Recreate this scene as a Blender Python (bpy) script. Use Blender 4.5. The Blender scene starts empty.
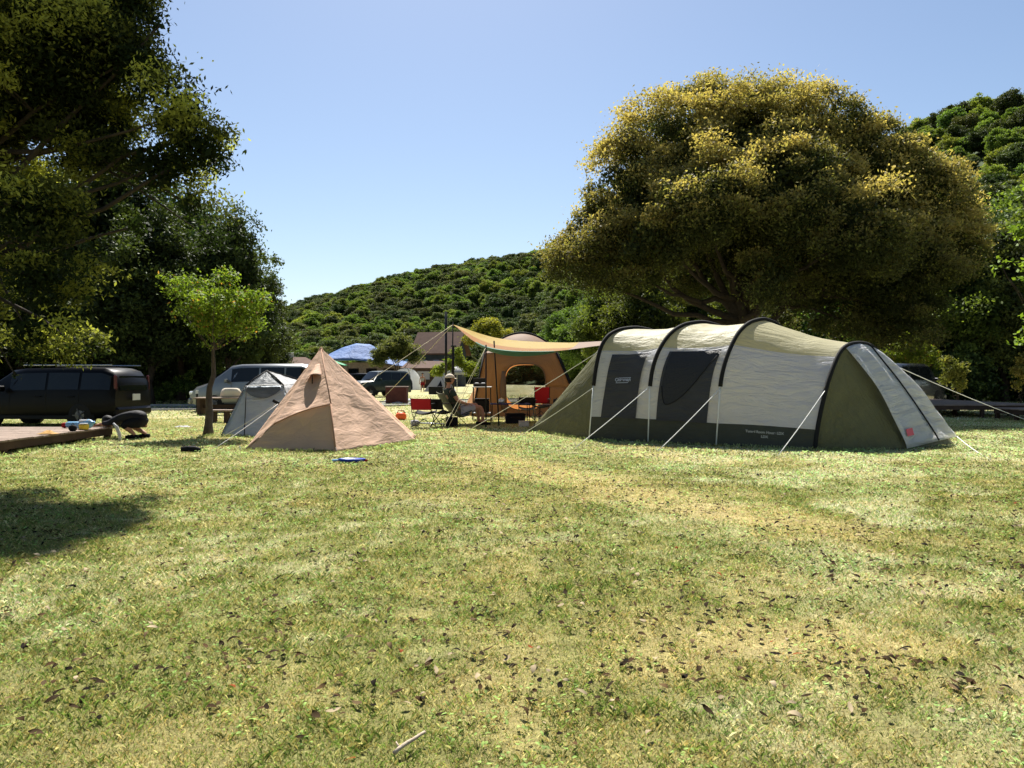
import bpy, math, random
import numpy as np
from mathutils import Vector, Matrix
PI = math.pi
E, F, CX, HY = 1.35, 770.0, 512.0, 377.0          # eye height, focal length in pixels, centre column, horizon row
C = bpy.context.scene.collection
rng = np.random.default_rng(7)
R = random.Random(5)

def P(px, py, d):                                  # point seen at a pixel, d metres in front
    return Vector(((px-CX)/F*d, d, E+(HY-py)/F*d))
def G(px, py, z=0.0):                              # point of the level z seen at a pixel
    d = (E-z)*F/(py-HY)
    return Vector(((px-CX)/F*d, d, z))

# ------------------------------------------------------------------ noise
def vnoise(x, y, scale=1.0, seed=0, octaves=1):
    x = np.asarray(x, float)/scale; y = np.asarray(y, float)/scale
    tot = 0; amp = 1; norm = 0
    for o in range(octaves):
        xi = np.floor(x).astype(np.int64); yi = np.floor(y).astype(np.int64)
        fx = x-xi; fy = y-yi; fx = fx*fx*(3-2*fx); fy = fy*fy*(3-2*fy)
        def h(a, b):
            n = (a*374761393 + b*668265263 + (seed+o*17)*1442695041) & 0xffffffff
            n = ((n ^ (n >> 13))*1274126177) & 0xffffffff
            return ((n ^ (n >> 16)) & 0xffff)/65535.0
        v = (h(xi, yi)*(1-fx)+h(xi+1, yi)*fx)*(1-fy)+(h(xi, yi+1)*(1-fx)+h(xi+1, yi+1)*fx)*fy
        tot = tot+v*amp; norm += amp; amp *= .5; x = x*2.03; y = y*2.03
    return tot/norm
def sstep(a, b, x):
    t = np.clip((x-a)/(b-a), 0, 1); return t*t*(3-2*t)

# ------------------------------------------------------------------ materials
def newmat(name):
    m = bpy.data.materials.new(name); m.use_nodes = True
    nt = m.node_tree; nt.nodes.clear()
    return m, nt, nt.nodes, nt.links
def N(nt, t, **kw):
    n = nt.nodes.new(t)
    for k, v in kw.items():
        if k in n.inputs: n.inputs[k].default_value = v
        else: setattr(n, k, v)
    return n
def rgb(c): return (c[0], c[1], c[2], 1.0)
def mat(name, col, rough=.6, metal=0., bump=0., bscale=40., var=.0, vscale=3., spec=.15, trans=0., alpha=1., tcol=None, stretch=None, coat=0., uvb=False, bdist=.02, dark=None, emit=None):
    m, nt, ns, L = newmat(name)
    out = N(nt, 'ShaderNodeOutputMaterial')
    bs = N(nt, 'ShaderNodeBsdfPrincipled')
    bs.inputs['Base Color'].default_value = rgb(col); bs.inputs['Roughness'].default_value = rough
    bs.inputs['Metallic'].default_value = metal; bs.inputs['Specular IOR Level'].default_value = spec
    bs.inputs['Coat Weight'].default_value = coat
    bs.inputs['Alpha'].default_value = alpha
    tc = N(nt, 'ShaderNodeTexCoord'); co = tc.outputs['UV' if uvb else 'Object']
    colout = None
    if var > 0:
        nz = N(nt, 'ShaderNodeTexNoise', Scale=vscale, Detail=6.0, Roughness=.65)
        L.new(co, nz.inputs['Vector'])
        mr = N(nt, 'ShaderNodeMapRange'); mr.inputs[1].default_value = .3; mr.inputs[2].default_value = .7
        L.new(nz.outputs['Fac'], mr.inputs[0])
        mx = N(nt, 'ShaderNodeMix', data_type='RGBA')
        d = dark if dark else [c*(1-var) for c in col]; b = [min(1, c*(1+var*.6)) for c in col]
        mx.inputs[6].default_value = rgb(d); mx.inputs[7].default_value = rgb(b)
        L.new(mr.outputs[0], mx.inputs[0]); colout = mx.outputs[2]
        L.new(colout, bs.inputs['Base Color'])
    bo = None
    if bump > 0:
        mp = N(nt, 'ShaderNodeMapping')
        if stretch: mp.inputs['Scale'].default_value = stretch[0]; mp.inputs['Rotation'].default_value = stretch[1]
        L.new(co, mp.inputs['Vector'])
        nb = N(nt, 'ShaderNodeTexNoise', Scale=bscale, Detail=5.0, Roughness=.6, Distortion=.6)
        L.new(mp.outputs[0], nb.inputs['Vector'])
        bp = N(nt, 'ShaderNodeBump', Strength=bump, Distance=bdist)
        L.new(nb.outputs['Fac'], bp.inputs['Height']); bo = bp.outputs[0]
        L.new(bo, bs.inputs['Normal'])
    sh = bs.outputs[0]
    if trans > 0:
        tr = N(nt, 'ShaderNodeBsdfTranslucent'); tr.inputs['Color'].default_value = rgb(tcol or col)
        if bo: L.new(bo, tr.inputs['Normal'])
        ms = N(nt, 'ShaderNodeMixShader'); ms.inputs[0].default_value = trans
        L.new(sh, ms.inputs[1]); L.new(tr.outputs[0], ms.inputs[2]); sh = ms.outputs[0]
    L.new(sh, out.inputs['Surface'])
    return m
def colmat(name, rough=.65, trans=.38, tboost=(1.3, 1.3, .6), spec=.14, noise=.25, nscale=1.5, hue=True):
    """colour from the mesh's own 'Col' attribute, light passing through thin leaves"""
    m, nt, ns, L = newmat(name)
    out = N(nt, 'ShaderNodeOutputMaterial'); bs = N(nt, 'ShaderNodeBsdfPrincipled', Roughness=rough)
    bs.inputs['Specular IOR Level'].default_value = spec
    at = N(nt, 'ShaderNodeAttribute', attribute_name='Col')
    oi = N(nt, 'ShaderNodeObjectInfo')
    hs = N(nt, 'ShaderNodeHueSaturation')
    mr = N(nt, 'ShaderNodeMapRange'); mr.inputs[3].default_value = 1-noise; mr.inputs[4].default_value = 1+noise
    L.new(oi.outputs['Random'], mr.inputs[0]); L.new(mr.outputs[0], hs.inputs['Value'])
    if hue:
        m2 = N(nt, 'ShaderNodeMapRange'); m2.inputs[3].default_value = .47; m2.inputs[4].default_value = .525
        mu = N(nt, 'ShaderNodeMath', operation='MULTIPLY'); mu.inputs[1].default_value = 7.31
        fr = N(nt, 'ShaderNodeMath', operation='FRACT')
        L.new(oi.outputs['Random'], mu.inputs[0]); L.new(mu.outputs[0], fr.inputs[0]); L.new(fr.outputs[0], m2.inputs[0]); L.new(m2.outputs[0], hs.inputs['Hue'])
    L.new(at.outputs['Color'], hs.inputs['Color'])
    L.new(hs.outputs[0], bs.inputs['Base Color'])
    mu2 = N(nt, 'ShaderNodeMix', data_type='RGBA', blend_type='MULTIPLY'); mu2.inputs[0].default_value = 1
    L.new(hs.outputs[0], mu2.inputs[6]); mu2.inputs[7].default_value = rgb(tboost)
    tr = N(nt, 'ShaderNodeBsdfTranslucent'); L.new(mu2.outputs[2], tr.inputs['Color'])
    ms = N(nt, 'ShaderNodeMixShader'); ms.inputs[0].default_value = trans
    L.new(bs.outputs[0], ms.inputs[1]); L.new(tr.outputs[0], ms.inputs[2]); L.new(ms.outputs[0], out.inputs['Surface'])
    return m

# ------------------------------------------------------------------ objects
def tag(o, label=None, cat=None, group=None, kind=None):
    if label: o['label'] = label
    if cat: o['category'] = cat
    if group: o['group'] = group
    if kind: o['kind'] = kind
    return o
ORG = {}
def thing(name, label, cat, loc=(0, 0, 0), rz=0., group=None):
    o = bpy.data.objects.new(name, None); C.objects.link(o); o.empty_display_size = .2
    o.location = loc; o.rotation_euler = (0, 0, rz)
    return tag(o, label, cat, group)
def fast_mesh(name, V, faces_n, idx, cols=None, smooth=False, mats=None):
    me = bpy.data.meshes.new(name)
    V = np.asarray(V, np.float32); idx = np.asarray(idx, np.int32).ravel()
    nf = len(idx)//faces_n
    me.vertices.add(len(V)); me.vertices.foreach_set('co', V.ravel())
    me.loops.add(len(idx)); me.loops.foreach_set('vertex_index', idx)
    me.polygons.add(nf); me.polygons.foreach_set('loop_start', np.arange(nf, dtype=np.int32)*faces_n)
    if smooth: me.polygons.foreach_set('use_smooth', np.ones(nf, bool))
    me.update(calc_edges=True)
    if cols is not None:
        a = me.color_attributes.new('Col', 'FLOAT_COLOR', 'POINT')
        c4 = np.ones((len(V), 4), np.float32); c4[:, :3] = cols
        a.data.foreach_set('color', c4.ravel())
    return me
def link(name, me, m, parent=None):
    o = bpy.data.objects.new(name, me); C.objects.link(o)
    if m is not None: me.materials.append(m)
    if parent is not None: o.parent = parent
    return o
class MB:
    def __init__(s): s.v = []; s.f = []; s.uv = {}
    def add(s, vs, fs, uvs=None):
        b = len(s.v); s.v += [Vector(v) for v in vs]
        for f in fs: s.f.append([b+i for i in f])
        if uvs:
            for i, u in enumerate(uvs): s.uv[b+i] = u
        return s
    def box(s, c, size, rz=0., M=None, bev=0.):
        x, y, z = [q/2 for q in size]
        b = min(bev, x*.9, y*.9, z*.9) if bev else 0
        if b:
            vs = []; fs = []
            ring = [(-x, -y+b), (-x+b, -y), (x-b, -y), (x, -y+b), (x, y-b), (x-b, y), (-x+b, y), (-x, y-b)]
            ins = [(-x+b, -y+b*1.0), (-x+b, -y+b), (x-b, -y+b), (x-b, -y+b), (x-b, y-b), (x-b, y-b), (-x+b, y-b), (-x+b, y-b)]
            for (rr, zz) in ((ins, -z), (ring, -z+b), (ring, z-b), (ins, z)):
                vs += [(p[0], p[1], zz) for p in rr]
            for k in range(3):
                for i in range(8): fs.append((k*8+i, k*8+(i+1) % 8, (k+1)*8+(i+1) % 8, (k+1)*8+i))
            fs.append(tuple(range(7, -1, -1))); fs.append(tuple(range(24, 32)))
        else:
            vs = [(sx*x, sy*y, sz*z) for sz in (-1, 1) for sy in (-1, 1) for sx in (-1, 1)]
            fs = [(0, 2, 3, 1), (4, 5, 7, 6), (0, 1, 5, 4), (2, 6, 7, 3), (0, 4, 6, 2), (1, 3, 7, 5)]
        T = Matrix.Translation(c) @ Matrix.Rotation(rz, 4, 'Z')
        if M is not None: T = T @ M
        return s.add([T @ Vector(v) for v in vs], fs)
    def tube(s, pts, r, n=8, cap=True):
        pts = [Vector(p) for p in pts]
        rs = r if isinstance(r, (list, tuple)) else [r]*len(pts)
        vs = []; fs = []; prev = None
        for i, p in enumerate(pts):
            t = (pts[min(i+1, len(pts)-1)]-pts[max(i-1, 0)]).normalized()
            a = Vector((0, 0, 1)) if abs(t.z) < .9 else Vector((1, 0, 0))
            u = t.cross(a).normalized() if prev is None else (prev-t*prev.dot(t)).normalized()
            prev = u; w = t.cross(u)
            for k in range(n):
                q = 2*PI*k/n; vs.append(p+(u*math.cos(q)+w*math.sin(q))*rs[i])
        for i in range(len(pts)-1):
            for k in range(n): fs.append((i*n+k, i*n+(k+1) % n, (i+1)*n+(k+1) % n, (i+1)*n+k))
        if cap:
            fs.append(tuple(range(n-1, -1, -1))); fs.append(tuple((len(pts)-1)*n+k for k in range(n)))
        return s.add(vs, fs)
    def lathe(s, c, prof, n=16, M=None):
        vs = []; fs = []
        for r, z in prof:
            for k in range(n):
                q = 2*PI*k/n; v = Vector((r*math.cos(q), r*math.sin(q), z))
                vs.append(Vector(c)+(M @ v if M is not None else v))
        for i in range(len(prof)-1):
            for k in range(n): fs.append((i*n+k, i*n+(k+1) % n, (i+1)*n+(k+1) % n, (i+1)*n+k))
        fs.append(tuple(range(n-1, -1, -1))); fs.append(tuple((len(prof)-1)*n+k for k in range(n)))
        return s.add(vs, fs)
    def grid(s, fn, nu, nv, us=1., vs_=1.):
        vs = []; uv = []
        for j in range(nv+1):
            for i in range(nu+1):
                vs.append(fn(i/nu, j/nv)); uv.append((i/nu*us, j/nv*vs_))
        fs = [(j*(nu+1)+i, j*(nu+1)+i+1, (j+1)*(nu+1)+i+1, (j+1)*(nu+1)+i) for j in range(nv) for i in range(nu)]
        return s.add(vs, fs, uv)
    def build(s, name, m, parent=None, smooth=False, world=False, solid=0., root=None):
        me = bpy.data.meshes.new(name)
        off = Vector((0, 0, 0))
        if world:
            rt = root or parent
            if rt is not None: off = Vector(rt.location)
        me.from_pydata([tuple(v-off) for v in s.v], [], s.f); me.update()
        if s.uv:
            ul = me.uv_layers.new(name='UVMap')
            for lp in me.loops: ul.data[lp.index].uv = s.uv.get(lp.vertex_index, (0, 0))
        if smooth:
            for p in me.polygons: p.use_smooth = True
        o = link(name, me, m, parent)
        if solid:
            md = o.modifiers.new('solid', 'SOLIDIFY'); md.thickness = solid; md.offset = -1
        return o
def kids(o): return [c for c in bpy.data.objects if c.parent == o]
def copy_tree(o, parent=None):
    c = o.copy(); C.objects.link(c)
    if parent is not None: c.parent = parent
    for ch in kids(o): copy_tree(ch, c)
    return c

# ------------------------------------------------------------------ palette
M = {}
M['bark'] = mat('bark', (.045, .035, .026), .9, bump=.9, bscale=14, var=.4, vscale=6, stretch=((4, 4, .7), (0, 0, 0)))
M['bark_grey'] = mat('bark_grey', (.075, .062, .048), .9, bump=.8, bscale=18, var=.4, vscale=8, stretch=((4, 4, .7), (0, 0, 0)))
M['leaf'] = colmat('leaf', noise=.22)
M['leaf_dark'] = colmat('leaf_dark', trans=.22, noise=.3)
M['leaf_gold'] = colmat('leaf_gold', trans=.42, tboost=(1.2, 1.15, .6), noise=0, hue=False)
M['leaf_near'] = colmat('leaf_near', trans=.5, tboost=(1.3, 1.3, .7), noise=0, hue=False)
M['grass'] = colmat('grass', rough=.75, trans=.38, tboost=(1.05, 1.05, .9), noise=0, hue=False, spec=.15)
M['litter'] = colmat('litter', rough=.85, spec=.05, trans=.12, tboost=(1.2, 1., .7), noise=.3, hue=False)
M['wood'] = mat('wood_weathered', (.27, .205, .165), .85, bump=.5, bscale=30, var=.35, vscale=4, stretch=((1, 8, 8), (0, 0, 0)))
M['wood_dark'] = mat('wood_dark', (.07, .045, .033), .85, bump=.4, bscale=25, var=.3)
M['wood_red'] = mat('wood_red', (.13, .045, .03), .8, bump=.3, bscale=25, var=.3)
M['metal_black'] = mat('metal_black', (.015, .015, .016), .35, metal=.3)
M['metal_grey'] = mat('metal_grey', (.45, .46, .48), .35, metal=.8)
M['rope'] = mat('rope', (.72, .72, .68), .8, bump=.3, bscale=200)
M['rope_yellow'] = mat('rope_yellow', (.62, .55, .36), .8)
M['webbing'] = mat('webbing', (.012, .012, .012), .8)
wr = ((1.0, 3.2, 1), (0, 0, .9))
M['t_olive'] = mat('tent_olive', (.125, .122, .062), .55, bump=.7, bscale=3.5, var=.15, trans=.10, tcol=(.16, .17, .07), uvb=True, stretch=wr, bdist=.12)
M['t_olive_dark'] = mat('tent_olive_dark', (.055, .057, .042), .6, bump=.5, bscale=3, var=.15, uvb=True, stretch=wr, bdist=.08, trans=.05)
M['t_charcoal'] = mat('tent_charcoal', (.046, .047, .052), .5, bump=.6, bscale=1.3, var=.12, uvb=True, stretch=((1, 4, 1), (0, 0, .95)), bdist=.12, trans=.08)
M['t_mesh'] = mat('tent_mesh', (.024, .025, .029), .5, bump=.5, bscale=3, uvb=True, stretch=((1, 4, 1), (0, 0, .95)), bdist=.07)
M['t_grey'] = mat('tent_grey', (.56, .565, .59), .5, bump=.6, bscale=1.6, var=.06, trans=.32, tcol=(.55, .50, .45), uvb=True, stretch=((1, 3.4, 1), (0, 0, .35)), bdist=.13)
M['t_khaki'] = mat('tent_khaki', (.46, .43, .27), .5, bump=.5, bscale=1.5, var=.06, trans=.38, tcol=(.62, .57, .36), uvb=True, stretch=((1.2, 3.8, 1), (0, 0, -.7)), bdist=.10)
M['t_pale'] = mat('tent_pale', (.80, .80, .80), .45, bump=.9, bscale=1.8, var=.05, trans=.55, tcol=(.92, .92, .92), uvb=True, stretch=((4, 1, 1), (0, 0, .12)), bdist=.13)
M['t_tan'] = mat('tent_tan', (.60, .41, .29), .75, bump=.45, bscale=1.3, var=.07, trans=.25, tcol=(.6, .36, .24), uvb=True, stretch=((1.2, 3., 1), (0, 0, -.8)), bdist=.10)
M['t_tan_dark'] = mat('tent_tan_edge', (.34, .20, .13), .8, trans=.1)
M['t_blue_grey'] = mat('tent_blue_grey', (.50, .56, .62), .5, bump=.6, bscale=3, var=.08, trans=.25, uvb=True, stretch=wr, bdist=.10)
M['t_blue_dark'] = mat('tent_blue_dark', (.12, .135, .15), .5, bump=.6, bscale=3, trans=.2, uvb=True, stretch=wr, bdist=.08)
M['t_orange'] = mat('tent_orange', (.50, .255, .10), .7, bump=.6, bscale=2.5, var=.12, trans=.35, tcol=(.5, .2, .06), uvb=True, stretch=wr, bdist=.10)
M['t_brown'] = mat('tent_brown', (.19, .115, .07), .7, bump=.4, bscale=3, var=.15, trans=.12)
M['tarp_orange'] = mat('tarp_orange', (.30, .125, .006), .6, bump=.5, bscale=2.0, trans=.5, tcol=(.45, .16, .03), uvb=True, stretch=wr, bdist=.08)
M['tarp_lit'] = mat('tarp_lit', (.34, .235, .035), .6, bump=.5, bscale=2.0, trans=.4, tcol=(.5, .33, .05), uvb=True, stretch=wr, bdist=.08)
M['tarp_teal'] = mat('tarp_teal', (.07, .19, .14), .6, trans=.3)
M['tarp_shade'] = mat('tarp_shade', (.17, .11, .08), .7, trans=.15)
M['white'] = mat('white_plastic', (.5, .51, .53), .5, bump=.1)
M['white_cloth'] = mat('white_cloth', (.42, .42, .43), .7, trans=.3, bump=.3, bscale=8)
M['red'] = mat('red_cloth', (.24, .01, .018), .6, bump=.4, bscale=8, trans=.2, tcol=(.6, .03, .03))
M['orange'] = mat('orange_plastic', (.75, .13, .04), .5, bump=.2, bscale=20)
M['yellow'] = mat('yellow_plastic', (.65, .45, .05), .5)
M['blue'] = mat('blue_plastic', (.008, .04, .30), .4, bump=.15, bscale=30)
M['blue_light'] = mat('light_blue_plastic', (.16, .32, .5), .35, bump=.15, bscale=15)
M['blue_cloth'] = mat('blue_cloth', (.02, .03, .12), .7)
M['black_cloth'] = mat('black_cloth', (.007, .007, .009), .8, bump=.5, bscale=14)
M['black_print'] = mat('dark_cloth', (.013, .013, .017), .7, bump=.8, bscale=10, var=.4)
M['olive_cloth'] = mat('olive_cloth', (.17, .165, .11), .8, bump=.4, bscale=10, trans=.15)
M['green_cloth'] = mat('dark_green_cloth', (.035, .045, .032), .8, bump=.4, bscale=14)
M['beige_cloth'] = mat('beige_cloth', (.55, .48, .38), .8, bump=.3, bscale=20)
M['grey_cloth'] = mat('grey_cloth', (.34, .32, .34), .8, bump=.5, bscale=12)
M['skin'] = mat('skin', (.38, .20, .13), .55, bump=.1)
M['hair'] = mat('hair', (.012, .010, .009), .6, bump=.5, bscale=60)
M['rubber'] = mat('rubber', (.018, .018, .018), .85, bump=.2)
M['paint_gloss'] = mat('car_paint_gloss_black', (.02, .02, .022), .25, coat=.8, spec=.5)
M['glass_dark'] = mat('car_glass', (.006, .008, .010), .08, spec=.3)
M['glass_clear'] = mat('car_glass_light', (.10, .12, .13), .06, spec=.8)
M['paint_black'] = mat('car_paint_black', (.002, .002, .0025), .4, coat=.05, spec=.10, bump=.02, bscale=2)
M['paint_silver'] = mat('car_paint_silver', (.17, .18, .185), .3, metal=.55, coat=.6, bump=.02, bscale=2)
M['paint_green'] = mat('car_paint_dark_green', (.010, .02, .022), .35, coat=.2, spec=.3, bump=.02, bscale=2)
M['chrome'] = mat('chrome', (.7, .7, .7), .15, metal=1.)
M['tail'] = mat('tail_lamp', (.06, .004, .004), .3, coat=.1, spec=.3)
M['lamp'] = mat('head_lamp', (.65, .68, .7), .1, coat=.6)
M['roof_brown'] = mat('roof_brown', (.095, .052, .036), .85, bump=.6, bscale=3, var=.25, vscale=1.5)
M['wall_dark'] = mat('wall_dark_timber', (.035, .045, .06), .8, bump=.3, bscale=6, var=.3)
M['roof_blue'] = mat('roof_blue_sheet', (.035, .10, .27), .7, spec=.2, bump=.8, bscale=1.2, var=.2, vscale=.8, bdist=.3)
M['green_sheet'] = mat('green_sheet', (.02, .20, .08), .6, bump=.4, bscale=3)
M['asphalt'] = mat('asphalt', (.17, .165, .16), .9, bump=.6, bscale=60, var=.2, vscale=.6)
M['concrete'] = mat('concrete', (.36, .35, .33), .9, bump=.4, bscale=30, var=.15)
M['hillsoil'] = mat('hill_ground', (.045, .07, .025), .95, bump=.5, bscale=1, var=.4, vscale=.1)
# ------------------------------------------------------------------ ground, grass, leaf litter
TAN1, TAN2 = G(480, 458), G(800, 528)
def lawn_mix(x, y):
    """weights of straw, moss-brown, pale and green over the lawn (worn track, dry patches)"""
    n1 = vnoise(x, y, 1.6, 3, 4); n2 = vnoise(x, y, .55, 9, 3); n3 = vnoise(x, y, 3.2, 21, 3)
    # worn yellowish track crossing in front of the big tent
    a = np.array([TAN1.x, TAN1.y]); b = np.array([TAN2.x, TAN2.y]); ab = b-a
    t = np.clip(((x-a[0])*ab[0]+(y-a[1])*ab[1])/(ab@ab), 0, 1)
    dx = x-(a[0]+t*ab[0]); dy = y-(a[1]+t*ab[1]); dist = np.sqrt(dx*dx+dy*dy)
    track = (1-sstep(.25, 1.0, dist+ (n2-.5)*1.2))*.85
    q = G(760, 640); d2 = np.sqrt(((x-q.x)/1.0)**2+((y-q.y)/.7)**2); track = np.maximum(track, (1-sstep(.3, 1.2, d2+(n2-.5)*1.6))*.5)
    q = G(500, 500); d2 = np.sqrt(((x-q.x)/1.6)**2+((y-q.y)/.6)**2); track = np.maximum(track, (1-sstep(.3, 1.4, d2+(n2-.5)))*.35)
    brown = np.clip(track+sstep(.50, .70, n2)*.45+sstep(.55,.72,n3)*.35-.35*sstep(.5,.7,vnoise(x, y, .4, 62, 3)), 0, 1)
    n4 = vnoise(x, y, .22, 61, 3)
    pale = sstep(.48, .70, n1*.5+n4*.5)*.54
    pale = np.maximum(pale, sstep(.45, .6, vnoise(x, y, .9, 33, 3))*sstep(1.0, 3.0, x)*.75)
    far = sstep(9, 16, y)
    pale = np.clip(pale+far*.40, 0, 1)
    return brown, pale, n2
def lawn_col(x, y):
    br, pa, n = lawn_mix(x, y)
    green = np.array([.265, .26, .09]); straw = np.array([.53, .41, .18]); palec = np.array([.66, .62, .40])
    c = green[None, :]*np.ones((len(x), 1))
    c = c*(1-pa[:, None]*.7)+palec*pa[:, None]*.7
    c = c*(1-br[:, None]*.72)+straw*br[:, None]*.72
    return c
def axis(a, b, step, outer):
    xs = list(np.arange(a, b+1e-6, step)); lo = []; hi = []
    s = step; v = a
    while v > -outer: s *= 1.25; v -= s; lo.append(v)
    s = step; v = b
    while v < outer*1.0: s *= 1.25; v += s; hi.append(v)
    return np.array(lo[::-1]+xs+hi)
xs = axis(-14, 16, .12, 700); ys = axis(1.0, 22, .12, 700)
X, Y = np.meshgrid(xs, ys); x = X.ravel(); y = Y.ravel()
z = np.zeros_like(x)
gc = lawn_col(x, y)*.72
idx = np.arange(len(x)).reshape(len(ys), len(xs))
q = np.stack([idx[:-1, :-1], idx[:-1, 1:], idx[1:, 1:], idx[1:, :-1]], -1).reshape(-1, 4)
me = fast_mesh('ground', np.stack([x, y, z], 1), 4, q, gc, smooth=True)
m, nt, ns, L = newmat('lawn_soil')
out = N(nt, 'ShaderNodeOutputMaterial'); bs = N(nt, 'ShaderNodeBsdfPrincipled', Roughness=.95); bs.inputs['Specular IOR Level'].default_value = .1
at = N(nt, 'ShaderNodeAttribute', attribute_name='Col'); tc = N(nt, 'ShaderNodeTexCoord')
n1 = N(nt, 'ShaderNodeTexNoise', Scale=45., Detail=8., Roughness=.75); n2 = N(nt, 'ShaderNodeTexNoise', Scale=3.2, Detail=8., Roughness=.7)
n3 = N(nt, 'ShaderNodeTexNoise', Scale=12., Detail=6., Roughness=.75)
for n_ in (n1, n2, n3): L.new(tc.outputs['Object'], n_.inputs['Vector'])
def mr_(src, a, b, lo, hi):
    r = N(nt, 'ShaderNodeMapRange'); r.inputs[1].default_value = a; r.inputs[2].default_value = b; r.inputs[3].default_value = lo; r.inputs[4].default_value = hi
    L.new(src, r.inputs[0]); return r.outputs[0]
cur = at.outputs['Color']
for src, a, b, lo, hi in ((n1.outputs['Fac'], .3, .7, .45, 1.6), (n2.outputs['Fac'], .3, .7, .75, 1.3), (n3.outputs['Fac'], .3, .7, .65, 1.35)):
    v = N(nt, 'ShaderNodeVectorMath', operation='SCALE'); L.new(cur, v.inputs[0]); L.new(mr_(src, a, b, lo, hi), v.inputs['Scale']); cur = v.outputs[0]
L.new(cur, bs.inputs['Base Color'])
bp = N(nt, 'ShaderNodeBump', Strength=.8, Distance=.03); L.new(n1.outputs['Fac'], bp.inputs['Height']); L.new(bp.outputs[0], bs.inputs['Normal'])
L.new(bs.outputs[0], out.inputs['Surface'])
g = link('ground', me, m); g['kind'] = 'structure'

def frustum_pts(n, y0, y1, power, margin=1.22):
    """random lawn points, density ~ 1/y^power, inside the seen wedge plus a margin"""
    u = rng.random(n); e = 2-power
    if abs(e) < 1e-6: yy = y0*(y1/y0)**u
    else: yy = (y0**e+u*(y1**e-y0**e))**(1/e)
    xx = (rng.random(n)*2-1)*(yy*.665*margin+.4)
    return xx, yy
def blades(n, y0, y1, power, hmin, hmax, w0, side=0.):
    x, y = frustum_pts(n, y0, y1, power)
    if side:
        u_ = rng.random(n)*side; x = np.sign(x)*(y*.665*1.22+.4+u_)
    br, pa, nn = lawn_mix(x, y)
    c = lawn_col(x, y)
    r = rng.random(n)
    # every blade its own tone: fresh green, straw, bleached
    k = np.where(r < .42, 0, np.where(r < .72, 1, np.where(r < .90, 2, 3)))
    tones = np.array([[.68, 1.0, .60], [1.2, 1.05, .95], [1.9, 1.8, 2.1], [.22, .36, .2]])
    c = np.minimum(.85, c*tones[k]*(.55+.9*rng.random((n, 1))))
    h = (hmin+(hmax-hmin)*rng.random(n)**1.5)*(1-.45*br)*(.25+1.5*vnoise(x, y, .09, 5, 2)**1.5+.6*vnoise(x, y, .5, 6, 2)); sc = np.clip(y/4.0, 1., 9)
    w = w0*sc**.85*(.6+.8*rng.random(n)); h = h*np.clip(sc, 1, 1.1)
    a = rng.random(n)*2*PI; lean = .4+1.1*rng.random(n); ld = rng.random(n)*2*PI
    dx = np.cos(a)*w/2; dy = np.sin(a)*w/2
    tx = np.cos(ld)*h*lean; ty = np.sin(ld)*h*lean
    V = np.zeros((n, 4, 3), np.float32)
    V[:, 0] = np.stack([x-dx, y-dy, np.full(n, -.002)], 1); V[:, 1] = np.stack([x+dx, y+dy, np.full(n, -.002)], 1)
    V[:, 2] = np.stack([x+dx*.7+tx*.45, y+dy*.7+ty*.45, h*.75], 1); V[:, 3] = np.stack([x+tx, y+ty, h], 1)
    cols = np.repeat(c[:, None, :], 4, 1)
    return V.reshape(-1, 3), cols.reshape(-1, 3)
V1, c1 = blades(1400000, 2.2, 25, 1.05, .007, .023, .0026)
V2, c2 = blades(90000, 24, 58, 1.0, .02, .05, .005); V1 = np.concatenate([V1, V2]); c1 = np.concatenate([c1, c2])
i1 = np.arange(len(V1)).reshape(-1, 4)
V3, c3 = blades(420000, 1.9, 24, .9, .007, .023, .0036, 3.6); V1 = np.concatenate([V1, V3]); c1 = np.concatenate([c1, c3])
def tufts(segs, per_m, h0, h1):
    """longer blades left standing along hems and edges"""
    X_ = []; Y_ = []
    for (ax_, ay_), (bx_, by_) in segs:
        L_ = math.hypot(bx_-ax_, by_-ay_); n = int(L_*per_m); t = rng.random(n)
        X_.append(ax_+(bx_-ax_)*t+rng.normal(size=n)*.04); Y_.append(ay_+(by_-ay_)*t+rng.normal(size=n)*.04)
    x = np.concatenate(X_); y = np.concatenate(Y_); n = len(x); keep = vnoise(x, y, .25, 90, 2) > .36; x = x[keep]; y = y[keep]; n = len(x)
    c = lawn_col(x, y)*np.array([.8, 1.0, .7])*(.5+.8*rng.random((n, 1))); h = (h0+(h1-h0)*rng.random(n)**2); w = .007*np.ones(n); a = rng.random(n)*2*PI; lean = .1+.7*rng.random(n); ld = rng.random(n)*2*PI
    dx = np.cos(a)*w/2; dy = np.sin(a)*w/2; tx = np.cos(ld)*h*lean; ty = np.sin(ld)*h*lean; V = np.zeros((n, 4, 3), np.float32)
    V[:, 0] = np.stack([x-dx, y-dy, np.zeros(n)], 1); V[:, 1] = np.stack([x+dx, y+dy, np.zeros(n)], 1)
    V[:, 2] = np.stack([x+dx*.7+tx*.45, y+dy*.7+ty*.45, h*.75], 1); V[:, 3] = np.stack([x+tx, y+ty, h], 1)
    return V.reshape(-1, 3), np.repeat(c[:, None, :], 4, 1).reshape(-1, 3)
_g = lambda a, b: tuple(G(a, b))[:2]
Vt, ct = tufts([(_g(527, 431), _g(590, 440.5)), (_g(590, 440.5), _g(649, 443.6)), (_g(649, 443.6), _g(717, 446.6)), (_g(717, 446.6), _g(815, 451)), (_g(815, 451), _g(905, 451)), (_g(245, 451), _g(336, 453)), (_g(336, 453), _g(378, 450)), (_g(378, 450), _g(417, 441.5)), (_g(221, 437), _g(290, 438)), ((-8.75, 11.6), (-8.72, 17.0)), (_g(205, 436), _g(212, 436)), (_g(200, 437), _g(216, 436))], 420, .015, .085)
V1 = np.concatenate([V1, Vt]); c1 = np.concatenate([c1, ct]); i1 = np.arange(len(V1)).reshape(-1, 4)
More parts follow.
